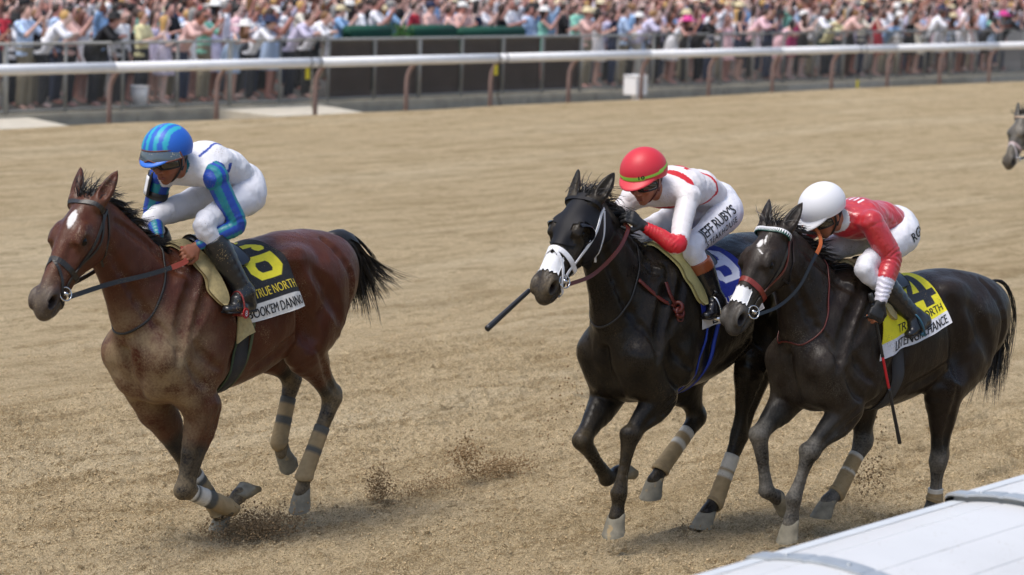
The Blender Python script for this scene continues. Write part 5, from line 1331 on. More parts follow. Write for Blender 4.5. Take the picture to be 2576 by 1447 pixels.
    # ---- chin strap
    for sd in (1, -1):
        mb = MB(); pts = [C + (fd * -.004 + up * .03 + s_ * .086 * sd) * sc, C + (fd * .012 + up * -.035 + s_ * .080 * sd) * sc, C + (fd * .040 + up * -.092 + s_ * .040 * sd) * sc, C + (fd * .048 + up * -.112) * sc]
        strap(mb, pts, .013, .004, None, n=14, nrm_hint=tuple(s_ * sd)); 
        pts = [C + (fd * -.06 + up * .0 + s_ * .074 * sd) * sc, C + (fd * .012 + up * -.05 + s_ * .080 * sd) * sc]
        strap(mb, pts, .010, .004, None, n=6, nrm_hint=tuple(s_ * sd)); mb.build('chin_strap', J.get('chinmat', M_rubber), hel)
    if 'hair' in J:
        prh = [('ell', C + (up * .015 - fd * .030) * sc, np.array((.082, .07, .080)) * sc, (fd, up, s_), .02), ('clip', C + fd * .012, fd)]
        f = build_field(prh, .008); V, F = f.mesh(); mk('hair', V, F, J['hair'], root)
    return dict(root=root, shirt=sb, trousers=tb, tr=tr, sh=shirt, C=C, fd=fd, up=up, s=s_, J=J)

def lettering_on(bvh, parent, text, O, U, N, size, mat, bold=0., spacing=1., off=.004):
    """flat print laid on a surface: O start point, U reading direction, N roughly outward"""
    U = unit(U); N = unit(np.array(N) - U * (U @ np.array(N))); Vd = np.cross(N, U)
    tv, tf = text_mesh(text, size, bold, 'LEFT', spacing, .02); out = []
    for x, y in tv:
        q = np.array(O) + U * x + Vd * y
        hit = bvh.ray_cast(Vector(q + N * .15), Vector(-N), .4)
        out.append(np.array(hit[0]) + np.array(hit[1]) * off if hit[0] is not None else q)
    return mk('lettering', out, tf, mat, parent, smooth=False)

# ------------------------------------------------------------------ the three jockeys
BLUE, TEAL = np.array(srgb('#1d429c')), np.array(srgb('#107684'))
WHT = np.array((.70, .70, .73)); RED = np.array(srgb('#c4202c')); LIME = np.array(srgb('#8fd04a'))
def shirt1(V, k):
    c = np.tile(WHT, (len(V), 1)); s_al = (V - k['pel']) @ k['ax']; o = (V - k['chest']); nn = o @ k['n']; la = V[:, 1] - k['chest'][1]
    L = np.linalg.norm(k['neck'] - k['pel']); q = s_al / L
    fr = (nn > -.02) & (np.abs(q - (.80 - 4 * la ** 2)) < .036)                   # hoop across the chest
    bk = (nn < .0) & (np.abs(np.sqrt((la / .085) ** 2 + ((q - 1.05) / .66) ** 2) - 1) < .085) & (q < 1.05)
    c[fr | bk] = BLUE
    col = q > 1.16; c[col] = TEAL
    for sh in (k['shL'], k['shR']):
        d_ = np.linalg.norm(V - sh, axis=1); out = np.abs(V[:, 1] - k['chest'][1]) > .155
        m_ = out & (d_ < .10); st = np.floor((V[:, 0] - sh[0]) / .030 + .3) % 2 == 0
        c[m_] = np.where(st[m_][:, None], BLUE, TEAL)
    return c
def sleeve1(V, s_al, aa, sd):
    st = (np.floor((aa + math.pi) / (2 * math.pi) * 8 + .2) % 2 == 0)[:, None]
    return np.where(st, BLUE, TEAL)
def helmet1(x, y, z, az, e):
    if abs(z) < .012 and x < .2 and y > 0: return (.35, .45, .6)
    w = (z + .15 * y) if x > -.15 else 9
    for c in (-.62, -.22, .22, .60):
        if abs(z - c * (1 - .15 * y)) < .085 and (x > 0 or y > .75): return srgb('#2ba3b8')
    return srgb('#2560bd')
J1 = make_jockey(dict(loc=(12.672, 10.95, 0), rz=hdg(2), label='jockey in white silks with striped blue sleeves and raised goggles on the bay horse',
    head=(.325, .01, 2.148), face=(.93, .10, -.30), hup=(.25, 0, 1), hsc=1.06, neck=(.165, 0, 2.095), chest=(.03, 0, 2.115), waist=(-.13, 0, 2.085), pelvis=(-.25, 0, 1.995),
    shL=(.14, .185, 2.055), elL=(.054, .275, 1.80), wrL=(.246, .17, 1.69), handL=((.85, -.15, -.45), (.2, .85, .5), 1, 1.55, 0., 1.02),
    shR=(.17, -.185, 2.045), elR=(.17, -.26, 1.83), wrR=(.30, -.085, 1.715), handR=((.85, .15, -.45), (.2, -.85, .5), -1, 1.55, 0., 1.02),
    hipL=(-.21, .115, 1.935), knL=(.225, .185, 1.805), anL=(-.005, .295, 1.42), toeL=(.165, .315, 1.345), heelL=(-.09, .29, 1.345),
    hipR=(-.21, -.115, 1.935), knR=(.22, -.20, 1.80), anR=(-.005, -.295, 1.42), toeR=(.165, -.315, 1.345), heelR=(-.09, -.29, 1.345),
    skin=srgb('#8f5a42'), stubble=.25, shirt=shirt1, shirtmat=M_silk, sleeve=sleeve1, sleevemat=M_lycra, pants=(.70, .70, .74), bootmat=M_bootdusty, helmet=helmet1, peak=srgb('#2d6ccb'), goggles2=True, hair=M_hair))
def shirt2(V, k):
    c = np.tile(np.array((.72, .69, .70)), (len(V), 1)); s_al = (V - k['pel']) @ k['ax']; nn = (V - k['chest']) @ k['n']; la = np.abs(V[:, 1] - k['chest'][1])
    q = s_al / np.linalg.norm(k['neck'] - k['pel']); back = nn < .0
    yoke = (np.abs(q - (.98 - la * .55)) < .045) & (la < .19); c[yoke] = RED
    hoop = np.abs(q - (.46 + .12 * np.cos(la * 16))) < .022; c[hoop & (la < .2)] = RED
    ib = back & (((np.abs(q - .75) < .022) & (la < .075)) | ((np.abs(la - .07) < .014) & (np.abs(q - .75) < .055))); c[ib] = RED
    return c
def sleeve2(V, s_al, aa, sd):
    c = np.tile(np.array((.72, .69, .70)), (len(V), 1)); c[(s_al > .98 + .10 * np.sin(aa))] = RED
    if sd == 'R': c[np.abs(s_al - .55) < .11] = (.012, .012, .013)
    return c
def helmet2(x, y, z, az, e):
    yy = y - .06 + .10 * (1 - x) * .5
    if .03 < y - .13 * (1 - x) * .5 + .02 < .155: return tuple(LIME)
    return tuple(np.array(srgb('#c9303c')))
def pants2(V, c): return c
J2 = make_jockey(dict(loc=(14.393, 9.1, 0), rz=hdg(3), label='jockey in white silks with a red helmet numbered ten on the black horse',
    head=(.135, .01, 2.080), face=(.92, .12, -.36), hup=(.3, 0, 1), hsc=1.04, neck=(-.04, 0, 2.02), chest=(-.18, 0, 2.03), waist=(-.38, 0, 2.02), pelvis=(-.55, 0, 1.935),
    shL=(-.04, .185, 2.0), elL=(.193, .285, 1.748), wrL=(.30, .13, 1.845), handL=((.72, -.25, .50), (.1, .9, .4), 1, 1.3, 0., 1.02),
    shR=(-.02, -.185, 1.965), elR=(.10, -.26, 1.81), wrR=(.29, -.13, 1.845), handR=((.85, .05, .05), (0, -.6, .8), -1, 1.6, 0., 1.02),
    hipL=(-.53, .12, 1.875), knL=(-.09, .195, 1.71), anL=(-.235, .275, 1.40), toeL=(-.085, .31, 1.335), heelL=(-.33, .27, 1.36),
    hipR=(-.53, -.12, 1.875), knR=(-.08, -.21, 1.725), anR=(-.235, -.275, 1.40), toeR=(-.085, -.31, 1.335), heelR=(-.33, -.27, 1.36),
    skin=srgb('#a36a50'), stubble=.1, shirt=shirt2, shirtmat=M_silk, sleeve=sleeve2, sleevemat=M_lycra, pants=(.72, .72, .77), bootmat=M_boot, cuff=(.42, srgb('#8a4a2c')), boottop=.26, helmet=helmet2, peak=srgb('#cf3a44'), helmtext='10', helmaz=24, chinmat=M_brownleather, hair=M_hair))
def black_knees(V, c, J=None): return c
SAT = np.array(srgb('#b5222b'))
def shirt3(V, k):
    c = np.tile(SAT, (len(V), 1)); s_al = (V - k['pel']) @ k['ax']; nn = (V - k['chest']) @ k['n']; la = np.abs(V[:, 1] - k['chest'][1]); q = s_al / np.linalg.norm(k['neck'] - k['pel'])
    c[(q > 1.13)] = (.72, .72, .74)
    for l0 in (-.05, -.015, .02, .055): c[(nn < -.0) & (np.abs(q - .86) < .055) & (np.abs(V[:, 1] - l0) < .008)] = (.72, .72, .74)
    c[(nn > .02) & (np.abs(la - (.9 - q) * .5) < .02) & (q > .55)] = (.74, .72, .74)
    return c
def sleeve3(V, s_al, aa, sd):
    c = np.tile(SAT, (len(V), 1)); c[s_al > 1.52] = (.62, .60, .68); return c
J3 = make_jockey(dict(loc=(15.1545, 8.35, 0), rz=hdg(14), label='jockey in red satin silks and plain white helmet bent low on the dark brown horse',
    head=(.11, .0, 1.905), face=(.80, -.10, -.58), hup=(.5, 0, 1), hsc=1.04, neck=(-.045, 0, 1.865), chest=(-.16, 0, 1.875), waist=(-.34, 0, 1.865), pelvis=(-.46, 0, 1.82),
    shL=(-.075, .185, 1.875), elL=(-.165, .265, 1.675), wrL=(-.046, .31, 1.44), handL=((.45, .06, -.88), (.35, .92, .12), 1, 1.15, 0., 1.02),
    shR=(-.06, -.185, 1.865), elR=(.07, -.27, 1.74), wrR=(.205, -.10, 1.765), handR=((.85, .3, .2), (.1, -.5, .85), -1, 1.4, 0., 1.02),
    hipL=(-.42, .12, 1.775), knL=(-.02, .20, 1.615), anL=(-.39, .28, 1.315), toeL=(-.30, .31, 1.235), heelL=(-.50, .29, 1.315),
    hipR=(-.42, -.12, 1.775), knR=(-.02, -.21, 1.63), anR=(-.37, -.28, 1.315), toeR=(-.27, -.31, 1.245), heelR=(-.47, -.29, 1.30),
    skin=srgb('#a36a50'), shirt=shirt3, shirtmat=M_satin, sleeve=sleeve3, sleevemat=M_satin, loose=.012, crease=.007, pants=(.70, .70, .74), bootmat=M_boot, boottop=.3, helmet=lambda x, y, z, az, e: (.72, .72, .74), peak=(.70, .70, .72), hair=M_hair))
# gloves over the bare hands of the second and third riders
for Jx, sides in ((J2, 'LR'), (J3, 'L')):
    for sd in sides:
        J = Jx['J']; W = np.array(J['wr' + sd], float); pr = hand_prims(W, *J['hand' + sd][:-1], 1.16)
        el = np.array(J['el' + sd], float); pr.insert(0, ('seg', W - unit(W - el) * .02, W + unit(W - el) * .012, (.034, .030), (.034, .026), (0, 1, 0), .01))
        if Jx is J3:                                        # fingertips left bare
            D = unit(J['hand' + sd][0]); pr.append(('clip', W + D * .118, D))
        f = build_field(pr, .0055); V, F = f.mesh(); mk('glove', V, F, M_glove, Jx['root'])
lettering_on(J2['trousers'], J2['tr'], "JEFF RUBY'S", (-.135, .30, 1.775), (-.90, -.05, .36), (.1, 1, .35), .080, M_letter_k, .0006, .92)
lettering_on(J2['trousers'], J2['tr'], 'STEAKHOUSE', (-.165, .30, 1.725), (-.90, -.05, .36), (.1, 1, .25), .046, M_letter_k, .0006, 1.35)
lettering_on(J3['trousers'], J3['tr'], 'RGV', (-.40, .30, 1.765), (-.85, -.1, .5), (.1, 1, .2), .075, M_letter_k, .001, 1.)
# number pad and black band on the first rider's far arm
def armband(Jx, sd, s0, s1, rad, name, mat):
    J = Jx['J']; sh, el = np.array(J['sh' + sd], float), np.array(J['el' + sd], float); a_, b_ = sh + (el - sh) * s0, sh + (el - sh) * s1
    mb = MB(); mb.tube([a_, a_ * .5 + b_ * .5, b_], rad, 20); return mb.build(name, mat, Jx['root'])
armband(J1, 'R', .42, .60, .0645, 'arm_band', M_rubber)
sh, el = np.array(J1['J']['shR'], float), np.array(J1['J']['elR'], float)
mb = MB(); strap(mb, [sh + np.array((.052, -.035, .02)), sh * .75 + el * .25 + np.array((.062, -.030, 0)), sh * .45 + el * .55 + np.array((.062, -.02, 0))], .085, .008, None, n=12, nrm_hint=(.8, -.5, .2)); pd = mb.build('number_pad', M_rubber, J1['root'])
mb = MB(); strap(mb, [sh * .92 + el * .08 + np.array((.064, -.040, .01)), sh * .45 + el * .55 + np.array((.070, -.024, .01))], .06, .003, None, n=6, nrm_hint=(.8, -.5, .2)); mb.build('number_card', M_white, pd)
# stirrups: iron and leather under each boot
def stirrup(Jx, I, ironmat, leather, disc=None):
    for sd in 'LR':
        J = Jx['J']; toe, heel, an = [np.array(J[k + sd], float) for k in ('toe', 'heel', 'an')]
        c = heel * .36 + toe * .64; ft = unit(toe - heel); lat = np.array((0, 1., 0)); upv = unit(np.cross(ft, lat)); upv = upv if upv[2] > 0 else -upv
        b_ = c - upv * .034; mb = MB()
        arch = [b_ + lat * .055] + [b_ + lat * .055 * math.cos(t) + upv * (.03 + .095 * math.sin(t)) for t in np.linspace(0, math.pi, 14)] + [b_ - lat * .055]
        mb.tube(arch, .0055, 8); mb.tube([b_ + lat * .058, b_ - lat * .058], .012, 10, flat=.5); ir = mb.build('stirrup_iron', ironmat, I['root'])
        tp = b_ + upv * .125; sx = trunk_pt(I, an[0] + .05, 50 if sd == 'L' else -50, .03)[0]
        mb = MB(); strap(mb, [tp, tp * .5 + sx * .5 + np.array((0, .03 if sd == 'L' else -.03, 0)), sx], .016, .004, None, n=12, nrm_hint=(.2, 1, .2)); mb.build('stirrup_leather', leather, I['root'])
        if disc is not None:
            mb = MB(); s_ = 1 if sd == 'L' else -1; cc = b_ + lat * .062 * s_ + upv * .012
            n = 18; r_ = [cc + (ft * math.cos(t) * .026 + upv * math.sin(t) * .030) for t in np.linspace(0, 2 * math.pi, n, endpoint=False)]
            mb.add(r_ + [q + lat * .006 * s_ for q in r_], [tuple(range(n)), tuple(range(2 * n - 1, n - 1, -1))] + [(k, (k + 1) % n, n + (k + 1) % n, n + k) for k in range(n)]); d_ = mb.build('stirrup_badge', disc, ir, smooth=False)
            tv, tf = text_mesh('8', .045, .0, 'CENTER', 1, .2); mk('lettering', [cc + lat * .0085 * s_ - ft * x * s_ + upv * (y - .016) for x, y in tv], tf, M_letter_w, d_, smooth=False)
stirrup(J1, HORSES[1], material('red stirrup', srgb('#7a2320'), rough=.5, dirt=DUST, dirt_amt=.6), M_blackleather, material('red badge', srgb('#a01c22'), rough=.5))
stirrup(J2, HORSES[2], M_steel, M_cleanblack); stirrup(J3, HORSES[3], material('blue grey stirrup', srgb('#39647a'), rough=.35, metal=.4), M_cleanblack)
# loose billet end of the first horse's girth
I = HORSES[1]; mb = MB(); q = trunk_pt(I, .01, 92, .03)[0]
mb.add([q + np.array(v) for v in ((.03, .0, .06), (-.05, .01, .05), (-.075, .03, -.03), (-.02, .02, -.05), (.035, .0, -.09), (.03, -.012, .06), (-.05, -.002, .05), (-.075, .018, -.03), (-.02, .008, -.05), (.035, -.012, -.09))],
       [(0, 1, 2, 3, 4), (9, 8, 7, 6, 5), (0, 5, 6, 1), (1, 6, 7, 2), (2, 7, 8, 3), (3, 8, 9, 4), (4, 9, 5, 0)]); mb.build('girth_flap', M_foam, I['root'], smooth=False)

# whips
def whip(name, A, B, segs, label, loc, rz):
    root = empty(name, loc, rz, label=label, cat='whip', group='jockey whips'); A, B = np.array(A, float), np.array(B, float)
    for t0, t1, r0, r1_, mat, nm in segs:
        mb = MB(); n = max(2, int((t1 - t0) * 60)); mb.tube([A + (B - A) * (t0 + (t1 - t0) * i / n) for i in range(n + 1)], [(r0 + (r1_ - r0) * i / n) * (1 + (.10 if (i % 2 and nm in ('handle', 'grip')) else 0)) for i in range(n + 1)], 10); mb.build(nm, mat, root)
M_wrap = material('white wrap', (.55, .55, .55), rough=.6)
hd3 = np.array(J3['J']['wrL']) + unit(J3['J']['handL'][0]) * .075 + np.array((-.005, -.024, .01))
whip('riding_whip', hd3 + np.array((.04, 0, .10)), (-.229, .345, .611), [(0, .06, .014, .014, M_rubber, 'cap'), (.06, .42, .0105, .009, M_cleanblack, 'handle'), (.42, .63, .0085, .008, material('red wrap', srgb('#b3121c'), rough=.5, bump=.6, bscale=200), 'shaft'), (.63, 1, .0085, .012, M_cleanblack, 'popper')],
     'black whip with a red middle held down by the jockey in red', (15.1545, 8.35, 0), hdg(14))
hd2 = np.array(J2['J']['wrR']) + unit(J2['J']['handR'][0]) * .075 + np.array((0, .0, -.02))
whip('riding_whip', hd2 - unit(np.array((1.25, -.2, 1.313)) - hd2) * .08, (1.252, -.2, 1.313), [(0, .1, .013, .011, M_cleanblack, 'handle'), (.1, .56, .0075, .007, M_cleanblack, 'shaft'), (.56, .66, .0085, .0085, M_wrap, 'wrap'), (.66, 1, .013, .017, M_cleanblack, 'popper')],
     'black whip pointing forward past the muzzle of the black horse', (14.393, 9.1, 0), hdg(3))

# ------------------------------------------------------------------ the crowd behind the fence
M_cskin = material('crowd skin', obj_color=True, rough=.55); M_ccloth = material('crowd clothing', obj_color=True, rough=.8, noise=.10, nscale=9, bump=.4, bscale=14, dist=.02)
M_chair = material('crowd hair', obj_color=True, rough=.6); M_csun = material('sunglasses', (.015, .015, .015), rough=.2); M_print = material('patterned clothing', obj_color=True, rough=.8, noise=.75, nscale=26)
def fig(pose):
    """joints of a 1.72 m figure facing -Y"""
    f = dict(pel=(0, 0, .95), waist=(0, 0, 1.08), chest=(0, 0, 1.27), neck=(0, .0, 1.44), head=(0, -.02, 1.58), shL=(-.18, 0, 1.39), shR=(.18, 0, 1.39), knL=(-.09, -.01, .50), knR=(.09, -.01, .50), anL=(-.10, .02, .08), anR=(.10, .02, .08), elL=(-.24, .03, 1.13), wrL=(-.24, -.05, .90), elR=(.24, .03, 1.13), wrR=(.24, -.05, .90))
    if pose == 'lean':
        f.update(waist=(0, -.05, 1.06), chest=(0, -.17, 1.22), neck=(0, -.27, 1.36), head=(0, -.35, 1.47), shL=(-.18, -.22, 1.32), shR=(.18, -.22, 1.32), elL=(-.27, -.36, 1.18), elR=(.27, -.36, 1.18), wrL=(-.08, -.47, 1.215), wrR=(.08, -.50, 1.215), pel=(0, .05, .95))
    if pose == 'phone': f.update(elL=(-.22, -.20, 1.22), elR=(.22, -.20, 1.22), wrL=(-.06, -.34, 1.46), wrR=(.06, -.34, 1.46))
    if pose == 'cheer': f.update(elL=(-.30, -.12, 1.58), wrL=(-.30, -.20, 1.84), elR=(.26, -.05, 1.15), wrR=(.16, -.24, 1.12))
    if pose == 'clap': f.update(elL=(-.25, -.10, 1.14), elR=(.25, -.10, 1.14), wrL=(-.04, -.32, 1.24), wrR=(.04, -.33, 1.25))
    if pose == 'both': f.update(elL=(-.30, -.08, 1.60), wrL=(-.22, -.18, 1.86), elR=(.30, -.08, 1.60), wrR=(.24, -.18, 1.85))
    return {k: np.array(v, float) for k, v in f.items()}
def crowd_meshes(pose, dress, h=.026):
    J = fig(pose); lat = (1., 0, 0); o = {}
    pr = [('ell', J['head'], (.078, .098, .115), None, .02), ('ell', J['head'] + np.array((0, -.075, -.03)), (.03, .03, .035), None, .02), ('seg', J['head'] - np.array((0, -.02, .08)), J['neck'], (.05, .05), (.06, .06), lat, .03), ('seg', J['neck'], J['chest'], (.08, .06), (.13, .09), lat, .03)]
    for s in 'LR':
        pr += [('seg', J['sh' + s], J['el' + s], (.042, .042), (.036, .036), lat, .02), ('seg', J['el' + s], J['wr' + s], (.036, .036), (.027, .027), lat, .02)]
        hd_ = unit(J['wr' + s] - J['el' + s]); pr.append(('ell', J['wr' + s] + hd_ * .06, (.035, .035, .05), None, .02))
        if dress or True: pr += [('seg', J['kn' + s], J['an' + s], (.052, .055), (.036, .04), lat, .02), ('seg', J['an' + s], J['an' + s] + np.array((0, -.13, -.04)), (.036, .035), (.038, .03), lat, .02), ('seg', J['pel'], J['kn' + s], (.09, .09), (.055, .06), lat, .02)]
    f = build_field(pr, h); V, F = f.mesh(); o['body'] = (relax(V, F, 1, .4), F)
    pr = [('seg', J['neck'] * .85 + J['chest'] * .15, J['chest'], (.11, .085), (.175, .115), lat, .03), ('seg', J['chest'], J['waist'], (.172, .115), (.150, .11), lat, .03), ('seg', J['waist'], J['pel'] + np.array((0, 0, -.04)), (.150, .11), (.175, .13), lat, .03)]
    for s in 'LR':
        pr.append(('seg', J['chest'] * .4 + J['sh' + s] * .6, J['sh' + s], (.07, .07), (.068, .066), lat, .03))
        if not dress: pr.append(('seg', J['sh' + s], J['sh' + s] * .25 + J['el' + s] * .75, (.066, .064), (.062, .060), lat, .02))
    if not dress and pose in ('lean', 'stand'): 
        for s in 'LR': pr.append(('seg', J['el' + s], J['el' + s] * .4 + J['wr' + s] * .6, (.056, .056), (.046, .046), lat, .02))
    if dress:
        pr.append(('seg', J['waist'] * .4 + J['pel'] * .6, np.array((0, J['pel'][1], .55)), (.18, .14), (.26, .22), lat, .03)); pr.append(('clip', np.array((0, 0, .56)), (0, 0, -1)))
        pr.append(('clip', J['neck'] + np.array((0, -.02, -.075)), unit(J['neck'] - J['chest'])))
    f = build_field(pr, h); V, F = f.mesh(); o['dress' if dress else 'shirt'] = (relax(V, F, 1, .4), F)
    if not dress:
        pr = [('seg', J['pel'] + np.array((0, 0, .05)), J['pel'] - np.array((0, 0, .06)), (.165, .125), (.17, .13), lat, .03)]
        for s in 'LR': pr += [('seg', J['pel'] + (J['kn' + s] - J['pel']) * .15, J['kn' + s], (.10, .105), (.075, .08), lat, .03), ('seg', J['kn' + s], J['an' + s] + np.array((0, 0, .03)), (.072, .078), (.06, .065), lat, .02)]
        f = build_field(pr, h); V, F = f.mesh(); o['trousers'] = (relax(V, F, 1, .4), F)
    hp = J['head']
    pr = [('ell', hp + np.array((0, .022, .030)), (.086, .092, .100), None, .02), ('clip', hp + np.array((0, -.045, .02)), (0, -1, -.35))]
    f = build_field(pr, h * .7); o['short_hair'] = f.mesh()
    pr = [('ell', hp + np.array((0, .02, .028)), (.092, .096, .104), None, .02), ('seg', hp + np.array((-.06, .03, -.02)), hp + np.array((-.085, .03, -.26)), (.04, .05), (.035, .03), lat, .03), ('seg', hp + np.array((.06, .03, -.02)), hp + np.array((.085, .03, -.26)), (.04, .05), (.035, .03), lat, .03), ('seg', hp + np.array((0, .06, 0)), hp + np.array((0, .08, -.26)), (.07, .04), (.08, .03), lat, .03), ('clip', hp + np.array((0, -.05, .02)), (0, -1, -.1))]
    f = build_field(pr, h * .7); o['long_hair'] = f.mesh()
    def lathe(rz_):
        V = []; F = []; n = 20
        for r__, z in rz_: V += [hp + np.array((math.cos(t) * r__, math.sin(t) * r__ * 1.15 + .008, z)) for t in np.linspace(0, 2 * math.pi, n, endpoint=False)]
        for i in range(len(rz_) - 1): F += [(i * n + k, i * n + (k + 1) % n, (i + 1) * n + (k + 1) % n, (i + 1) * n + k) for k in range(n)]
        return np.array(V), np.array(F)
    o['brimmed_hat'] = lathe([(.175, .045), (.18, .050), (.10, .062), (.094, .10), (.085, .145), (.05, .160), (.001, .152)])
    o['wide_hat'] = lathe([(.235, .030), (.24, .036), (.10, .062), (.094, .10), (.08, .15), (.001, .158)])
    V, F = lathe([(.094, .035), (.097, .06), (.088, .11), (.05, .142), (.001, .148)])
    nb = len(V); bx_ = [hp + np.array((x, -.10 - y, .05 - .012 * (y / .08))) for y in (0, .085) for x in (-.07, -.03, .03, .07)]
    V = np.vstack([V, bx_, [q - np.array((0, 0, .008)) for q in bx_]]); F = np.vstack([F, [(nb + i, nb + i + 1, nb + i + 5, nb + i + 4) for i in range(3)], [(nb + 12 + i, nb + 8 + i, nb + 9 + i, nb + 13 + i)[::-1] for i in range(3)]]); o['cap'] = (V, F)
    mb = MB(); 
    for s in (-1, 1): mb.box(hp + np.array((s * .035 - .028, -.112, .0)), hp + np.array((s * .035 + .028, -.088, .036)))
    mb.box(hp + np.array((-.085, -.095, .020)), hp + np.array((.085, -.085, .030))); o['sunglasses'] = (np.array(mb.V), np.array([f_ for f_ in mb.F]))
    ph = (J['wrL'] + J['wrR']) / 2 + np.array((0, -.03, .10)); mb = MB(); mb.box(ph - np.array((.038, .006, .075)), ph + np.array((.038, .006, .075))); o['phone'] = (np.array(mb.V), np.array(mb.F))
    return o
SKIN = [('#d6ab9a', 10), ('#c6968a', 9), ('#e0c0b4', 8), ('#a5705c', 5), ('#7a4c3c', 3), ('#bf8576', 6), ('#53301f', 1)]
TOPS = [('white', '#f0f0f4', 46), ('pale blue', '#b4cbea', 15), ('navy', '#1c2745', 10), ('black', '#17171b', 15), ('pink', '#ecc2c9', 9), ('sky blue', '#8fb4dd', 4), ('lavender', '#d0cae2', 5), ('mint green', '#8fd3bf', 4), ('red', '#b4283a', 2.5), ('grey', '#8d9096', 6), ('cream', '#e2dccb', 3), ('pale yellow', '#e0d9a8', 1), ('magenta', '#b52a73', 1.5), ('orange', '#cf6a3a', 1), ('dark green', '#1e5a44', 3), ('blush', '#e2b9b0', 5)]
BOT = [('#20242e', 5), ('#2e3a55', 4), ('#8f8672', 4), ('#c6c2b8', 3), ('#5a5f68', 3), ('#15161a', 4)]
HAIR = [('#1b1512', 12), ('#3a261a', 10), ('#7d5a35', 3), ('#c29a5c', 2), ('#8d8a86', 3), ('#5a2f1e', 2)]
def pick(R, L): 
    t = R.random() * sum(q[-1] for q in L)
    for q in L:
        t -= q[-1]
        if t <= 0: return q
    return L[-1]
PROTO = {}
POSEW = {'lean': 'leaning on the fence', 'stand': 'standing upright', 'phone': 'raising a phone', 'cheer': 'one arm raised', 'clap': 'hands together', 'both': 'both arms raised'}
def proto(pose, dress):
    if (pose, dress) not in PROTO:
        PROTO[(pose, dress)] = {}
        for k, (V, F) in crowd_meshes(pose, dress).items():
            ob = mk(k, V, F, {'body': M_cskin, 'shirt': M_ccloth, 'dress': M_ccloth, 'trousers': M_ccloth, 'short_hair': M_chair, 'long_hair': M_chair, 'sunglasses': M_csun, 'phone': M_csun}.get(k, M_ccloth)); PROTO[(pose, dress)][k] = ob.data; bpy.data.objects.remove(ob)
    return PROTO[(pose, dress)]
RC = random.Random(21); seen = {}; people = []
ROWS = [('front', 37.22, 36.2, 76.5, .60), ('second', 37.85, 36.8, 78.0, .60), ('third', 38.6, 37.4, 79.5, .60), ('fourth', 39.4, 38.0, 81, .61)]
for row, y0, xa, xb, stp in ROWS:
    x = xa; prev = None
    while x < xb:
        if row == 'front' and 46.3 < x < 55.4: x += .5; continue             # nobody stands against the dark screens
        dress = RC.random() < .36
        if row == 'front': pose = RC.choice(['lean', 'lean', 'lean', 'lean', 'stand', 'phone', 'clap', 'cheer'])
        else: pose = RC.choice(['stand', 'stand', 'stand', 'stand', 'phone', 'phone', 'cheer', 'clap', 'clap', 'both', 'stand'] if row != 'second' else ['stand', 'stand', 'stand', 'phone', 'clap', 'clap', 'cheer'])
        pm = proto(pose, dress); tc_ = pick(RC, TOPS); sk = pick(RC, SKIN); hr = pick(RC, HAIR); bt = pick(RC, BOT)
        s = RC.uniform(.95, 1.10) * (.97 if dress else 1.0)
        y = y0 + RC.uniform(-.10, .14); zz = .05 + .012 * (y - 36.98)
        if 46.3 < x < 55.4: zz += .10
        hat = RC.choices(['', 'brimmed_hat', 'wide_hat', 'cap'], [74, 6, 4 if dress else 1, 12 if not dress else 2])[0]
        hc_ = RC.choice([('white', '#e6e4e0'), ('straw', '#d6c7a0'), ('black', '#1a1a1c'), ('white', '#e6e4e0'), ('white', '#ecebe8'), ('pink', '#d2408d') if dress else ('navy', '#232c4a')])
        hname = {'': 'no hat', 'brimmed_hat': hc_[0] + ' brimmed hat', 'wide_hat': hc_[0] + ' wide hat', 'cap': hc_[0] + ' cap'}[hat]
        if hat == '': hname = ('long ' if dress else 'short ') + {'#1b1512': 'black', '#3a261a': 'brown', '#7d5a35': 'light brown', '#c29a5c': 'blond', '#8d8a86': 'grey', '#5a2f1e': 'auburn'}[hr[0]] + ' hair'
        wear = tc_[0] + (' dress' if dress else ' shirt')
        lab = f'person in {wear}, {hname}, {POSEW[pose]}, {row} row'
        people.append((x, y, zz, s, dress, pose, tc_, sk, hr, bt, hat, hc_, lab, wear))
        x += stp * RC.uniform(.86, 1.14)
people = people[:300]
cnt = {}
for i, p in enumerate(people):
    lab = p[12]
    if sum(1 for q in people if q[12] == lab) > 1:
        nb = people[i - 1][13] if i and abs(people[i - 1][0] - p[0]) < 2 else people[min(i + 1, len(people) - 1)][13]
        lab = lab.replace(', ' + lab.split(', ')[2], '') + ' beside a ' + nb if len((lab + ' beside a ' + nb).split()) > 16 else lab + ' beside a ' + nb
    cnt.setdefault(lab, []).append(i)
for lab, ids in cnt.items():
    for n_, i in enumerate(ids):
        lab2 = lab if len(lab.split()) < 16 else lab.split(' beside a ')[0]
        people[i] = people[i] + (lab if len(ids) == 1 else lab2 + f', {["first", "second", "third", "fourth", "fifth", "sixth"][n_ % 6]}',)
col_of = lambda h_: (*srgb(h_), 1)
for (x, y, zz, s, dress, pose, tc_, sk, hr, bt, hat, hc_, _, wear, lab) in people:
    root = empty('person', (x, y, zz), RC.uniform(-.35, .35) + .35, label=lab, cat='person', group='spectators behind the fence'); root.scale = (s, s, s)
    pm = proto(pose, dress); printed = RC.random() < .14
    def part(k, c, mat=None):
        ob = bpy.data.objects.new(k, pm[k]); COL.objects.link(ob); ob.parent = root; ob.color = col_of(c)
        if mat is not None: ob.material_slots[0].link = 'OBJECT'; ob.material_slots[0].material = mat
    part('body', sk[0]); part('dress' if dress else 'shirt', tc_[1], M_print if printed else None)
    if not dress: part('trousers', bt[0])
    part('long_hair' if dress else 'short_hair', hr[0])
    if hat: part(hat, hc_[1])
    if RC.random() < .35: part('sunglasses', '#111111')
    if pose == 'phone': part('phone', '#111111')
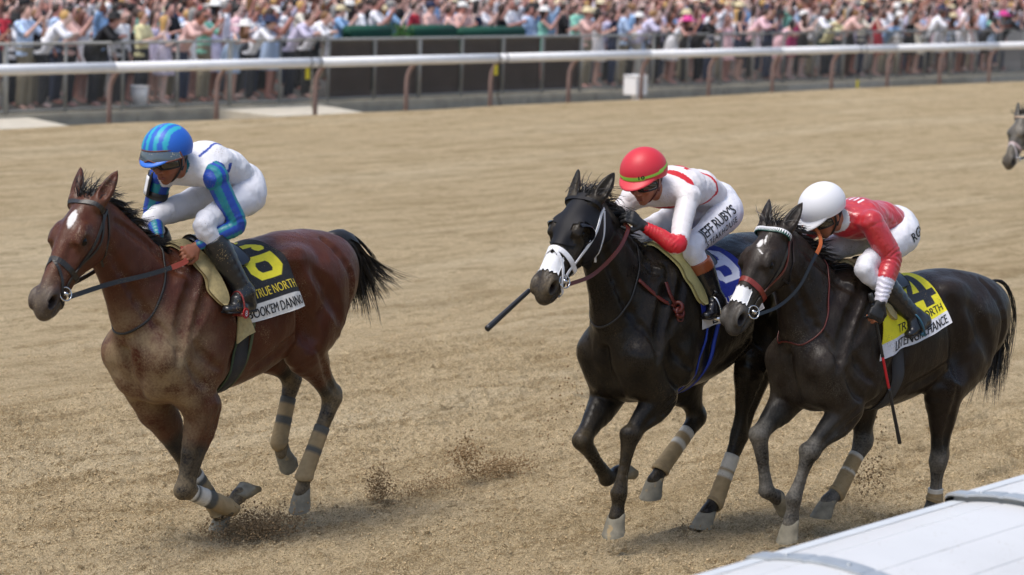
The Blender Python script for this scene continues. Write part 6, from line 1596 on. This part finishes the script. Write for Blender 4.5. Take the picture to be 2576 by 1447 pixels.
# the rest of the crowd packed behind, one mass
VV, FF, CC = [], [], []; off = 0
low = [crowd_meshes(p, d_, .05) for p, d_ in (('stand', False), ('clap', True), ('phone', False), ('both', True), ('cheer', False))]
for row in range(7):
    y0 = 40.3 + row * .8; x = 38 + row * 1.0
    while x < 96 + row * 1.8:
        k = RC.choice((0, 0, 0, 1, 1, 2, 2, 3, 4)); m_ = low[k]; dress = k in (1, 3); sk, tc_, hr = pick(RC, SKIN)[0], pick(RC, TOPS)[1], pick(RC, HAIR)[0]
        a_ = RC.uniform(-.2, .7); ca, sa = math.cos(a_), math.sin(a_); s = RC.uniform(.93, 1.06)
        for nm, c in (('body', sk), ('dress' if dress else 'shirt', tc_), ('long_hair' if dress else 'short_hair', hr)) + ((('brimmed_hat', RC.choice(['#eceae6', '#d8cbaa'])),) if RC.random() < .09 else ()):
            V, F = m_[nm]; keepv = V[:, 2] > .9; Fk = F[keepv[F].all(1)]; ids = np.where(keepv)[0]; mp = np.full(len(V), -1); mp[ids] = np.arange(len(ids))
            W = V[ids] * s; W = np.stack([W[:, 0] * ca - W[:, 1] * sa + x, W[:, 0] * sa + W[:, 1] * ca + y0 + RC.uniform(-.1, .1), W[:, 2] + .05 + .012 * (y0 - 37)], 1)
            VV.append(W); FF.append(mp[Fk] + off); CC.append(np.tile(srgb(c), (len(W), 1))); off += len(W)
        x += RC.uniform(.5, .66)
tag(mk('crowd', np.vstack(VV), np.vstack(FF), material('packed crowd', col_attr=True, rough=.75), colors=np.vstack(CC)), kind='stuff')

# things at the fence
wb = empty('white_board', (36.6, 37.12, .05), label='plain white board standing behind the fence at the end of the front row', cat='board')
mb = MB(); mb.box((-1.3, -.02, .12), (.72, .02, 1.12)); mb.build('panel', M_railw, wb, smooth=False)
for s_ in (-1.1, .5): mb = MB(); mb.box((s_ - .03, .021, 0), (s_ + .03, .06, 1.0)); mb.build('leg', M_galv, wb, smooth=False)
bk = empty('bucket', (40.9, 37.02, .055), label='white plastic bucket standing behind the fence by the spectators\' feet', cat='bucket')
mb = MB(); mb.tube([(0, 0, 0), (0, 0, .36)], [.125, .165], 20); mb.build('pail', M_railw, bk); mb = MB(); mb.tube([(math.cos(t) * .168, math.sin(t) * .168, .36) for t in np.linspace(0, 2 * math.pi, 24)], .010, 6); mb.build('rim', M_railw, bk)
M_gb = material('dark green canvas', srgb('#0f4a3a'), rough=.8, noise=.1, nscale=6)
for n_, (x0, x1, zt, lab) in enumerate(((47.2, 48.5, 1.38, 'dark green barrier behind the screen beside the leafy plant'), (49.3, 50.7, 1.38, 'short dark green barrier behind the screen under a spectator in pale clothes'), (51.0, 53.2, 1.33, 'longest dark green barrier behind the middle of the screen'))):
    bb = empty('green_barrier', ((x0 + x1) / 2, 37.25, .06), label=lab, cat='barrier', group='green barriers behind the screen'); w_ = (x1 - x0) / 2
    mb = MB(); mb.box((-w_, -.12, .1), (w_, .12, zt - .10)); mb.build('panel', M_gb, bb, smooth=False); mb = MB(); mb.tube([(-w_ - .01, 0, zt - .09), (w_ + .01, 0, zt - .09)], .125, 14); mb.build('rounded_top', M_gb, bb)
    for s in (-1, 1): mb = MB(); mb.box((s * w_ * .8 - .03, -.1, 0), (s * w_ * .8 + .03, .1, .099)); mb.build('leg', M_gb, bb, smooth=False)
pl = empty('potted_plant', (48.95, 37.3, .06), label='green leafy plant between the green barriers behind the screen', cat='plant')
mb = MB(); mb.tube([(0, 0, 0), (0, 0, .9)], [.16, .2], 14); mb.build('pot', M_gb, pl)
mb = MB(); Rl = random.Random(5)
for k in range(420):
    c_ = np.array((Rl.gauss(0, .22), Rl.gauss(0, .13), 1.18 + Rl.gauss(0, .14))); a_ = unit([Rl.gauss(0, 1), Rl.gauss(0, 1), Rl.gauss(0, .6)]); b_ = unit(np.cross(a_, [Rl.gauss(0, 1), Rl.gauss(0, 1), Rl.gauss(0, 1)]))
    mb.add([c_, c_ + a_ * .04 + b_ * .018, c_ + a_ * .09, c_ + a_ * .04 - b_ * .018], [(0, 1, 2, 3)])
mb.build('foliage', material('leaves', srgb('#3c6b2c'), rough=.6, noise=.4, nscale=12), pl, smooth=False)

# ------------------------------------------------------------------ dirt thrown up by the hooves
M_clod = material('thrown dirt', srgb('#8f7756'), rough=.95, noise=.35, nscale=40)
def spray(name, specs, seed):
    R = np.random.default_rng(seed); VV, FF = [], []; off = 0
    octv = np.array([(1, 0, 0), (-1, 0, 0), (0, 1, 0), (0, -1, 0), (0, 0, 1), (0, 0, -1)], float); octf = np.array([(0, 2, 4), (2, 1, 4), (1, 3, 4), (3, 0, 4), (2, 0, 5), (1, 2, 5), (3, 1, 5), (0, 3, 5)])
    for (c, sd, n, r0, r1_, drift) in specs:
        for _ in range(n):
            t = abs(R.normal()) ; p = np.array(c) + R.normal(size=3) * np.array(sd) + np.array(drift) * t; p[2] = max(p[2], .004)
            r_ = r0 + (r1_ - r0) * R.random() ** 3
            VV.append(p + octv * R.uniform(.55, 1.2, (6, 1)) * r_); FF.append(octf + off); off += 6
    V = np.vstack(VV); F = np.vstack(FF)
    tag(mk(name, V, F, M_clod, smooth=True), kind='stuff')
spray('thrown_dirt', [((12.90, 10.84, .03), (.14, .10, .04), 3600, .0025, .010, (.12, -.03, .02)), ((13.00, 11.03, .10), (.05, .05, .06), 700, .002, .007, (.02, 0, .04)),
    ((14.22, 10.9, .11), (.045, .04, .065), 1300, .002, .009, (.03, 0, -.02)), ((14.70, 10.9, .03), (.20, .06, .03), 1300, .002, .008, (.05, 0, .02)), ((15.45, 10.9, .06), (.15, .06, .03), 2200, .002, .010, (.06, 0, .0)), ((15.12, 10.9, .15), (.06, .05, .06), 700, .003, .012, (.0, 0, .02)),
    ((15.75, 10.6, .42), (.06, .08, .12), 130, .003, .012, (.05, 0, .08)), ((15.7, 10.7, .18), (.10, .1, .10), 130, .002, .009, (.1, 0, .1))], 3)
spray('thrown_dirt', [((15.95, 8.5, .22), (.05, .06, .07), 350, .003, .010, (.05, 0, .03)), ((16.0, 8.5, .36), (.06, .06, .10), 130, .002, .010, (.1, 0, .1)), ((14.85, 9.0, .02), (.06, .06, .02), 260, .002, .009, (-.04, 0, .02)), ((16.9, 8.4, .7), (.12, .1, .15), 26, .004, .014, (.1, 0, .1))], 4)

M_fine = material('fine thrown dust', srgb('#a8946f'), rough=1.)
_m = M_clod; M_clod = M_fine
spray('dust_cloud', [((14.30, 10.9, .03), (.30, .14, .035), 5200, .0009, .0022, (.25, 0, .02)), ((14.9, 10.9, .04), (.3, .16, .05), 4200, .0009, .0024, (.2, 0, .04)), ((15.5, 10.85, .05), (.2, .16, .05), 2600, .0009, .0024, (.2, 0, .05)),
    ((12.98, 11.0, .12), (.06, .06, .07), 1800, .0009, .0022, (.02, 0, .02)), ((16.0, 8.5, .14), (.22, .16, .10), 3000, .0009, .0024, (.15, 0, .06)), ((15.4, 9.0, .05), (.3, .2, .05), 2000, .0009, .0022, (.15, 0, .04))], 8)
M_clod = _m
